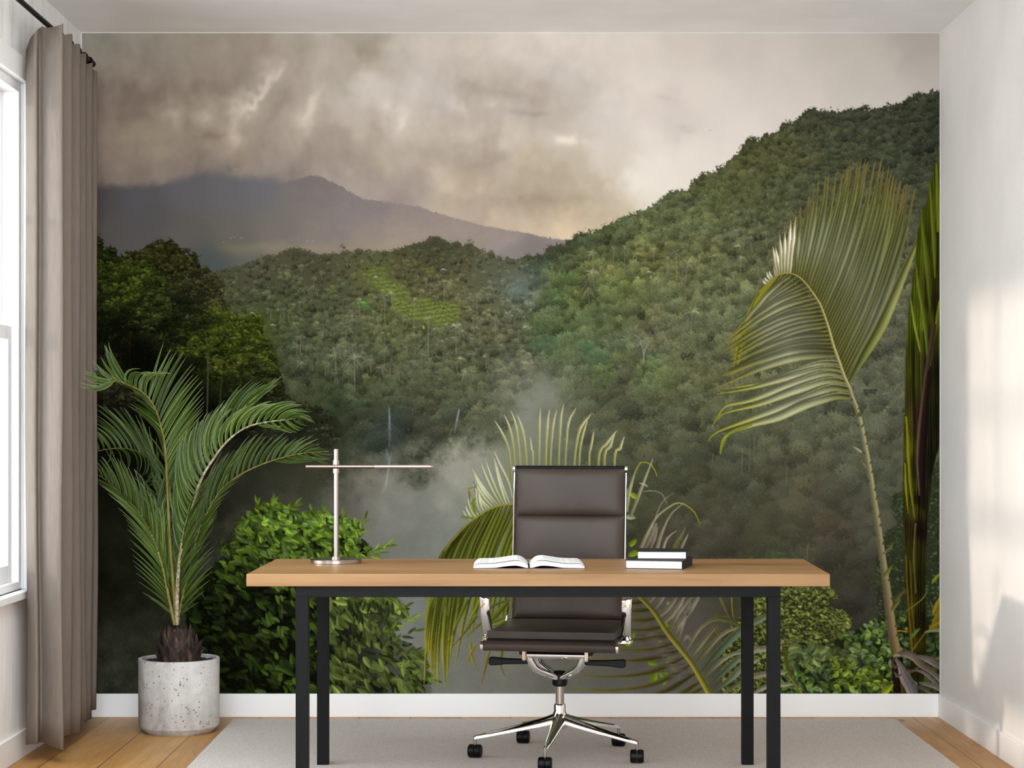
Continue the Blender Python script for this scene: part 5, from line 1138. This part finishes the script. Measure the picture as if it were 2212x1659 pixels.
# straws behind the chair on the right
straw = [(124,118,84),(150,144,110),(170,162,132)]
for (pts, w, c) in [([(1352,1105),(1360,1060),(1372,1020),(1385,998),(1400,1000),(1412,1010),(1420,1030)], [9,8,7,3,2.4,2.4,1.5], [(132,130,96),(160,154,122),(150,146,100),(150,146,34),(156,150,30)]), ([(1362,1116),(1380,1070),(1395,1030),(1410,992)], [6,7,5,1.5], straw),
                    ([(1390,1062),(1405,1060),(1425,1063),(1436,1075),(1434,1080),(1440,1088)], [1.5,1.8,1.5,1.4,1.4,1], [(150,150,104)]), ([(1380,1195),(1400,1150),(1420,1115),(1450,1092),(1465,1086),(1480,1090),(1500,1106),(1512,1132)], [8,8,5,3,2.6,2.4,2.4,1.2], [(130,120,90),(156,148,118),(170,162,128),(168,160,104),(150,150,34),(150,140,30)]),
                    ([(1400,1180),(1412,1130),(1430,1085),(1455,1065)], [2,2,1.4,.8], [(150,144,124)]), ([(1418,1190),(1430,1150),(1450,1110),(1478,1086)], [9,6,3,1.2], [(140,132,112),(150,144,120)]), ([(1432,1190),(1438,1168),(1448,1156),(1462,1146)], [6,5,3,1], [(160,152,130)]),
                    ([(1452,1192),(1462,1170),(1476,1150),(1480,1138)], [6,8,5,1], [(104,104,60),(120,116,76)]), ([(1468,1192),(1478,1170),(1486,1155)], [5,7,2], [(128,116,92),(150,140,116)]), ([(1458,1194),(1466,1172),(1474,1160)], [5,6,2], [(96,98,56)]),
                    ([(1390,1190),(1405,1160),(1418,1130)], [6,13,3], [(112,100,80),(140,130,112)]), ([(1404,1188),(1414,1160),(1420,1138)], [4,9,3], [(124,112,92),(140,130,112)]), ([(1380,1043),(1392,1046),(1400,1052)], [1,4,1], [(170,170,140)])]:
    stroke(pts, w, c, side=.12)

# middle leaf, arching behind the chair
Mc = [(960,1190),(972,1173),(987,1157),(1001,1140),(1016,1127),(1033,1115),(1051,1103),(1068,1095),(1085,1090.5),(1108,1089),(1140,1090),(1180,1096),(1230,1120)]
green = lambda t: [(72,74,22),(96,104,34),(104,112,36),(92,100,30),(118,112,34)]
leaflets([(1200,1100,1140,1330,.05),(1160,1092,1080,1370,.06),(1130,1090,1046,1400,.05),(1108,1090,1010,1380,.04),(1085,1091,985,1400,.05)], 13, 12, green, 93, side=.25, edge=(140,140,62,.0), jit=14)
leaflets([(1085,1091,975,1440,.04),(1051,1103,962,1460,.07),(1016,1127,948,1480,.07),(987,1157,932,1465,.06),(962,1188,918,1385,.05)], 20, 12, green, 94, side=.3, edge=(146,148,70,.0), jit=7, tipcol=(140,128,30))
leaflets([(1070,1095,985,1330,.05),(1040,1108,958,1330,.07),(1000,1140,930,1300,.07),(966,1180,925,1290,.05)], 12, 9, lambda t: [(60,60,20),(74,80,26),(86,94,30)], 95, side=.3, edge=(130,134,60,.0), jit=6)
for (pts, w, c) in [([(1010,1295),(990,1340),(965,1395)], [9,6,1], [(92,100,34),(104,104,36)]), ([(1030,1330),(1000,1370),(975,1400)], [7,5,1], [(92,98,34),(110,92,50)]), ([(1060,1330),(1040,1345),(1010,1372)], [6,6,1], [(100,104,34)]), ([(1040,1290),(1020,1330),(1005,1360)], [5,6,2], [(120,124,40)]),
                    ([(1016,1390),(1020,1420),(1030,1450)], [5,5,1], [(128,124,36)]), ([(1028,1392),(1018,1410),(1006,1438)], [4,5,1], [(140,112,40)]), ([(1058,1405),(1052,1425),(1040,1478)], [5,6,1], [(110,112,36),(120,90,50)]), ([(1084,1402),(1082,1440),(1092,1462)], [8,5,1], [(110,106,40),(120,90,60)]), ([(1100,1330),(1060,1345),(1040,1356)], [4,8,2], [(96,102,34)]),
                    ([(1096,1300),(1070,1330),(1045,1352)], [10,12,2], [(92,98,32)]), ([(1098,1336),(1075,1350),(1060,1352)], [9,9,2], [(104,112,36)]), ([(1096,1296),(1060,1312),(1045,1340)], [4,5,2], [(84,84,44)])]:
    stroke(pts, w, c, side=.22)
leaflets([(1100,1089,1072,985,-.03),(1080,1092,1030,997,-.04),(1072,1094,1018,1022,-.06),(1062,1097,1020,1036,-.08),(1050,1103,1030,1052,-.10),(1035,1113,1022,1066,-.12),(1018,1126,1000,1105,-.12)], 15, 7, lambda t: [(150,152,112),(168,170,134),(182,180,148)], 96, side=.2, edge=(112,116,74,-.8), jit=4)
stroke([(1028,1110),(1020,1082),(1028,1076)], [3,9,4], [(112,118,36)]); stroke([(1012,1055),(1014,1066),(1016,1082)], [3,5,1], [(150,132,30),(90,70,60)]); stroke([(1012,1056),(1022,1052),(1030,1053)], [5,4,2], [(128,130,40)]); stroke([(1022,1040),(1026,1050),(1024,1062)], [1,2,1], [(96,84,84)])
stroke([(996,1116),(1012,1118),(1030,1120)], [5,6,3], [(110,120,60)])
ups = [(1068,908,1104,1012,5),(1078,925,1100,1010,0),(1089,895,1113,1012,5),(1103,886,1124,1012,5),(1117,896,1138,1012,6),(1145,943,1151,1012,5),(1167,881,1164,1012,5),(1187,884,1178,1012,6),(1203,884,1188,1012,5),(1218,871,1206,1012,5),(1245,879,1219,1012,5),(1278,892,1238,1012,6),(1270,905,1250,1012,5),(1283,930,1272,1012,5),(1333,929,1290,1012,6),(1328,938,1304,1012,6),(1349,942,1326,1012,6)]
for (tx, ty, bx, by, w_) in ups:
    if not w_: continue
    bend = -4 if tx < 1150 else 5
    dx = (tx - bx)
    stroke([(bx, by + 30), (bx + dx * .12, by - 36), (bx + dx * .45 - (3 if dx > 25 else 0), ty + 34), (tx - dx * .15, ty + 8), (tx, ty)], [w_ * .8, w_ * .8, w_ * .9, w_ * 1.15, .8], [(120,124,66),(146,146,88),(160,156,110),(198,190,156)], side=.16, edge=(134,132,50,-.9))
stroke([(1278,892),(1284,896)], [2,1], [(150,130,40)]); stroke([(1068,975),(1080,1000),(1100,1040),(1108,1075)], [1,6,6,4], [(190,186,150),(150,154,112)], side=.2)
stroke(Mc, [2.5,3,3.4,3.6,4,4.4,5], [(128,122,44),(142,136,56),(130,126,46)])

# large right leaf
leaflets([(1653,617,1590,792,.04),(1662,608,1593,800,.04),(1672,600,1582,775,.04),(1684,594,1588,745,.02)], 10, 7, lambda t: [(98,96,28),(104,106,30),(124,120,34)], 101, side=.3, edge=(138,132,40,-.8), jit=3)
stroke([(1652,617),(1634,640),(1612,690),(1600,730),(1590,770),(1585,800)], [2,4,7,8,8,2], [(96,96,24),(120,116,32),(104,104,30)], side=.3)
glt = lambda t: [(70,68,34),(112,112,82),(130,130,102),(122,122,92),(100,100,54)]
def wl(t): return np.interp(t, [0, .3, .7, 1], [7, 9, 13, 17])
leaflets([(1690,591,1586,738,.02),(1706,590,1584,727,.03),(1722,597,1583,727,.05),(1747,622,1581,732,.06),(1763,645,1573,748,.07),(1779,678,1571,760,.08),(1786,700,1588,786,.06),(1800,743,1569,806,.07),(1807,765,1566,831,.07)], 24, wl, glt, 102, side=-.27, edge=(150,140,52,-.8), jit=4, tipcol=(120,116,52), order=1)
low = [([(1814,785),(1770,784),(1720,800),(1650,825),(1564,840)], 15), ([(1820,799),(1775,796),(1700,815),(1620,838),(1548,851)], 16), ([(1826,812),(1780,806),(1700,832),(1620,864),(1568,876),(1552,897),(1538,921)], 18), ([(1830,826),(1785,822),(1710,845),(1640,872),(1565,892),(1552,905)], 20),
       ([(1834,842),(1790,838),(1720,866),(1650,893),(1590,916),(1545,935),(1530,952)], 22), ([(1837,858),(1800,856),(1740,873),(1680,900),(1625,916),(1580,932),(1560,950),(1555,980)], 22)]
for pts, w_ in low:
    stroke(pts, [w_ * q for q in (.35, .9, 1, .9, .6, .3, .1)], [(78,80,38),(124,128,96),(144,144,112),(136,138,100),(130,134,60),(128,132,30)], side=-.34, edge=(158,140,60,-.85))
    stroke([(p[0], p[1] - w_ * .28) for p in pts[:3]], [1, 2.2, .5], [(190,180,136)], alpha=.7)
stroke([(1625,917),(1590,930),(1572,940),(1562,960),(1556,982)], [4,5,4,3,1], [(120,130,30),(136,142,34)])
up = lambda t: [(70,70,34),(98,102,66),(122,124,98),(108,114,82),(94,98,60),(92,92,50)] if t > .16 else [(140,134,98),(176,170,138),(200,192,162),(206,198,170)]
def wu(t): return np.interp(t, [0, .15, .35, .7, 1], [7, 10, 12.5, 14, 17])
KU = [(1674,597,1668,566,0),(1680,594,1674,528,.02),(1685,592.5,1683,510,.02),(1690,591,1690,490,.0),(1697,590,1705,480,.0),(1704,590,1716,466,.0),(1711,592,1728,458,.0),(1719,594,1744,424,.01),(1727,600,1764,398,.02),(1737,608,1790,378,.03),(1752,627,1818,366,.03),(1766,651,1856,344,.04),(1776,670,1882,348,.04),(1789,706,1904,352,.05),(1800,746,1928,372,.05),(1812,780,1950,392,.05),(1825,815,1968,408,.05)]
leaflets(KU, 40, wu, up, 103, side=.28, edge=(146,138,66,-.9), jit=5, tipcol=(124,96,48), widths=[.45,.8,1,.98,.78,.42,.06])
stroke([(1831,830),(1862,775),(1905,700),(1948,600),(1980,524),(2001,478)], [6,20,24,20,12,2], [(70,74,38),(100,106,54),(118,120,72),(110,110,62),(106,96,56)], side=.36, edge=(156,146,60,-.9))
for (x, y, tx, ty) in [(1664,604,1656,588), (1660,608,1652,600), (1668,600,1662,586), (1656,613,1648,606)]:
    stroke([(x, y), ((x + tx) / 2 - 2, (y + ty) / 2), (tx, ty)], [2, 5, 1], [(196,190,164),(214,208,188)])
Rach = [(1640,632),(1653,617),(1665,606),(1677,596.5),(1690,591),(1704,589.7),(1718,594),(1732,603.4),(1748,622),(1764,645),(1773,661),(1789,706),(1800,746),(1814,785),(1823,812),(1835,838)]
stroke(Rach, [1.5,2.5,3.5,5,6,7], [(140,134,54),(160,148,84),(168,156,100),(158,150,100)], side=-.2)
Stem = [(1835,838),(1843,865),(1851,884),(1862,930),(1876,1005),(1887,1076),(1896,1135),(1905,1200),(1915,1270),(1925,1350),(1936,1413)]
stroke(Stem, [8,10,11,12,13,14,15,16,18,20,22], [(140,136,98),(132,128,94),(124,118,86),(120,108,78),(118,100,66)], side=-.22)
r_ = np.random.default_rng(12)
P = catmull(Stem, 60)
for j in range(2, 56):
    x, y = P[j]; w_ = np.interp(j, [0, 60], [5, 11]); sgn = 1 if j % 3 else -1
    if j % 2: leaf(x + sgn * (w_ - 4), y, r_.uniform(6, 13), 5, (-.9 if sgn > 0 else -2.3) + r_.normal(0, .2), (78,70,44))
for (x, y, L, a, c) in [(1836,888,14,.6,(76,80,44)),(1850,905,22,-1.1,(86,88,48)),(1842,912,12,.3,(70,76,44)),(1860,925,18,-1.0,(92,94,50)),(1848,955,14,.1,(64,72,48)),(1850,975,16,.2,(88,88,58)),(1862,978,24,-2.55,(150,148,112)),(1870,1010,20,-2.2,(112,104,84)),(1908,1250,36,-1.0,(104,108,44)),(1915,1190,26,-.9,(86,84,50)),(1925,1320,34,-.95,(100,98,44)),(1905,1200,22,-.8,(110,104,66)),(1930,1300,40,-.85,(80,76,44))]:
    leaf(x, y, L, L * .3, a, c)

# folded leaf at the right border
OUT = [(2031,352),(2022,350),(2016,372),(2014,395),(2007,384),(2006,420),(2001,446),(1992,452),(1988,480),(1983,500),(1980,530),(1976,560),(1970,615),(1963,672),(1959,720),(1957,760),(1955,814),(1955,870),(1952,929),(1951,1020),(1950,1060),(1953,1131),(1955,1240),(1960,1348),(1966,1402),(1968,1470),(1995,1470),(2000,1402),(1999,1300),(2000,1186),(2004,1120),(2012,1030),(2022,985),(2033,950)]
om = blur(poly_mask(OUT), 1)
warp = XX + 4 * np.sin(YY / 90.)
strk = .5 + .5 * np.sin(warp * 1.15 + .015 * YY); vert = fnoise(77, 2.5, 60, .9, 1.0, 40.0)
FC = [(2020,400,96,110,24),(2000,460,98,108,26),(1990,540,92,104,24),(2015,520,84,92,20),(1975,620,88,98,22),(2000,620,66,68,18),(2025,560,70,72,20),(2025,650,56,44,20),(1970,700,96,108,28),(1985,700,92,108,22),(2005,720,60,62,24),(2025,720,74,76,22),
      (1965,800,92,96,24),(1980,800,62,64,24),(2005,800,52,42,30),(2022,800,40,42,20),(1962,900,96,98,24),(1975,900,74,44,36),(1990,900,50,38,30),(2018,900,38,42,20),(1956,980,104,104,22),(1972,1000,64,60,22),(1990,1000,40,28,24),(2005,1000,36,40,20),(1960,1060,92,92,20),(1975,1100,84,80,26),(1990,1080,40,26,24),(2002,1080,44,50,20),
      (1960,1150,62,52,22),(1975,1180,72,66,24),(1990,1150,44,30,24),(1960,1220,70,70,20),(1980,1250,58,52,20),(1995,1250,54,56,20),(1960,1320,90,78,16),(1975,1340,64,56,18),(1992,1340,40,34,14),(1972,1400,86,74,16),(1988,1420,52,46,14)]
fc = field(FC, p=3, smooth=7, step=4)
over(np.clip(om * 1.2, 0, 1), fc * (.56 + .26 * strk + .13 * vert)[..., None])
for (pts, w, c) in [([(1990,450),(1994,500),(2002,560),(2008,640),(2010,700)], [1,8,12,8,2], [(92,102,32),(84,92,28),(60,64,20)]), ([(2007,384),(2012,440),(2018,520),(2020,600)], [1,7,10,4], [(98,104,36),(84,92,26)]), ([(1976,560),(1985,620),(1998,700),(2004,780)], [1,8,9,3], [(98,104,38),(84,92,30)]), ([(1966,640),(1976,700),(1988,760)], [1,7,3], [(120,126,40)]),
                    ([(2024,352),(2026,420),(2029,500)], [1,8,12], [(104,110,32),(86,94,24)]), ([(2031,650),(2024,700),(2014,740),(2010,790)], [8,10,7,2], [(94,104,28),(80,88,24),(84,80,30)]), ([(2018,700),(2004,790),(1994,860),(1986,930),(1982,990),(1986,1070)], [10,10,8,8,6,2], [(60,46,34),(66,52,40),(84,66,52),(90,74,58)]),
                    ([(2006,800),(1998,900),(1992,1000),(1994,1100)], [6,14,16,8], [(34,22,18),(30,20,18)]), ([(1958,900),(1962,960),(1966,1040),(1976,1120)], [4,7,6,2], [(120,120,26),(104,108,26)]), ([(1955,1000),(1957,1050),(1962,1110)], [3,5,1], [(130,126,30)]), ([(1957,1200),(1962,1300),(1972,1420)], [2,3,4], [(110,88,24)]), ([(1966,1210),(1970,1300),(1978,1400)], [2,2.4,2.4], [(96,80,24)]),
                    ([(1978,1130),(1974,1200),(1978,1280)], [2,2,2], [(112,98,52)]), ([(1953,1130),(1957,1180)], [4,6], [(50,40,20)]), ([(2020,1330),(2010,1300)], [1,1], [(150,150,90)]), ([(2002,1268),(2001,1280),(1990,1296),(1958,1320)], [1,1.6,1.8,1.4], [(128,128,60)])]:
    stroke(pts, w, c, side=.2)
for (pts, w, c) in [([(2031,1240),(2022,1248),(2012,1262)], [3,9,1], [(120,132,28)]), ([(2033,1290),(2024,1310),(2014,1330)], [8,12,2], [(132,116,24)]), ([(2033,1320),(2020,1345),(2008,1358)], [16,16,2], [(108,96,22)]), ([(2033,1345),(2020,1352),(2005,1362)], [10,8,2], [(136,104,24)]), ([(1998,1366),(2015,1360),(2033,1361)], [3,9,10], [(120,124,74)]),
                    ([(1965,1412),(1985,1385),(2002,1362)], [1.6,1.6,1.4], [(130,124,60)]), ([(1965,1382),(1976,1366),(1988,1357)], [1,11,1], [(92,110,54)]), ([(1935,1362),(1950,1363),(1960,1364)], [3,3,3], [(160,112,30)]), ([(1995,1430),(2015,1424),(2033,1420)], [3,7,6], [(88,100,34)])]:
    stroke(pts, w, c, side=.15)
# dry leaves in the corner
stroke([(1937,1418),(1940,1460),(1942,1505)], [26,26,24], [(34,24,16),(26,18,10)], side=.2)
stroke([(1949,1440),(1954,1505)], [14,14], [(60,48,24)], side=.3)
for (pts, w, c) in [([(1930,1422),(1944,1412),(1958,1412),(1975,1420),(1990,1436),(2010,1448),(2033,1470)], [4,14,17,16,14,12,10], [(96,84,70),(120,106,92),(98,86,74),(116,106,100)]), ([(1978,1417),(2000,1422),(2020,1432),(2033,1440)], [3,12,18,14], [(104,96,86),(118,108,100),(90,80,72)]), ([(1975,1416),(1995,1416),(2015,1424)], [2,2,2], [(128,120,100)]),
                    ([(1934,1422),(1944,1436),(1954,1462),(1966,1482),(1972,1505)], [5,13,26,26,22], [(120,108,92),(126,116,110),(112,104,104),(126,118,116)]), ([(1932,1420),(1928,1432),(1932,1442),(1940,1440)], [4,6,8,4], [(60,48,34),(96,84,66)]), ([(1932,1452),(1940,1462),(1948,1456)], [3,8,2], [(104,90,72)]),
                    ([(1978,1448),(1994,1452),(2012,1466),(2031,1488)], [3,7,8,8], [(130,122,116),(112,104,98)]), ([(1985,1474),(2004,1478),(2020,1482),(2031,1492)], [3,10,12,6], [(118,108,98),(124,114,106)]), ([(1980,1482),(2000,1490),(2020,1505)], [4,8,6], [(84,70,56),(112,100,88)]), ([(1958,1446),(1970,1450),(1984,1442)], [7,6,3], [(74,60,46),(110,98,80)])]:
    stroke(pts, w, c, side=.2, edge=(70,58,50,.3))
stroke([(1930,1418),(1938,1414),(1944,1416)], [4,5,3], [(150,146,90)])
leaf(1905, 1500, 34, 18, -.75, (138,150,34))
A = np.clip(A * (1 + .012 * nz3 * sstep(380, 620, YY))[..., None], 0, 1)
# ------------------------------------------------------------------ the printed mural on the back wall
KW = np.array([1.22, 1.23, 1.23], np.float32)
g_ = np.clip(A, 0, 1); g_ = np.where(g_ <= .04045, g_ / 12.92, ((g_ + .055) / 1.055) ** 2.4).astype(np.float32) / KW
xs = np.arange(177.0, 2029.6, STEP); xs[-1] = 2029.5
ys = np.concatenate([np.arange(71.6, 190, STEP * 2), np.arange(190, 1497.8, STEP)]); ys = np.append(ys, 1498.0)
fx = np.clip(xs - MX0 - .5, 0, MW - 1.001); fy = np.clip(ys - MY0 - .5, 0, MH - 1.001)
ix, iy = fx.astype(int), fy.astype(int); tx, ty = (fx - ix)[None, :, None], (fy - iy)[:, None, None]
r0 = g_[iy] * (1 - ty) + g_[iy + 1] * ty
col = np.clip(r0[:, ix] * (1 - tx) + r0[:, ix + 1] * tx, 0, .96)
nx, ny = len(xs), len(ys)
me = bpy.data.meshes.new('wall_mural')
vx, vz = np.meshgrid((xs - VX) / 527.9, EYE - (ys - VY) / 527.9)
co = np.stack([vx, np.zeros_like(vx), vz], -1).astype(np.float32).reshape(-1, 3)
q = (np.arange(ny - 1)[:, None] * nx + np.arange(nx - 1)[None, :]).ravel()
lp = np.stack([q, q + nx, q + nx + 1, q + 1], 1).astype(np.int32)
# rim and back of the paper sheet
rim = np.array([0, nx - 1, (ny - 1) * nx, ny * nx - 1])
cb = co[rim].copy(); cb[:, 1] = .0012; co = np.vstack([co, cb]); b0 = nx * ny
extra = [(b0, b0 + 1, b0 + 3, b0 + 2)]
me.vertices.add(len(co)); me.vertices.foreach_set('co', co.ravel())
nf = len(lp) + 1
me.loops.add(nf * 4); me.loops.foreach_set('vertex_index', np.concatenate([lp.ravel(), np.array(extra, np.int32).ravel()]).astype(np.int32))
me.polygons.add(nf); me.polygons.foreach_set('loop_start', np.arange(0, nf * 4, 4, dtype=np.int32))
me.update(calc_edges=True)
ca = me.color_attributes.new('print', 'FLOAT_COLOR', 'POINT')
cc = np.ones((len(co), 4), np.float32); cc[:nx * ny, :3] = col.reshape(-1, 3); ca.data.foreach_set('color', cc.ravel())
M_mural = mat('mural_print', (255, 255, 255), 1.0, spec=.0)
at = N(M_mural, 'ShaderNodeAttribute'); at.attribute_name = 'print'; M_mural.node_tree.links.new(at.outputs['Color'], bsdf(M_mural).inputs['Base Color'])
me.materials.append(M_mural)
mu = bpy.data.objects.new('wall_mural', me); C.objects.link(mu); mu.location = (0, YB - .0018, 0)
tag(mu, 'printed jungle valley mural covering the back wall above the baseboard', 'mural')
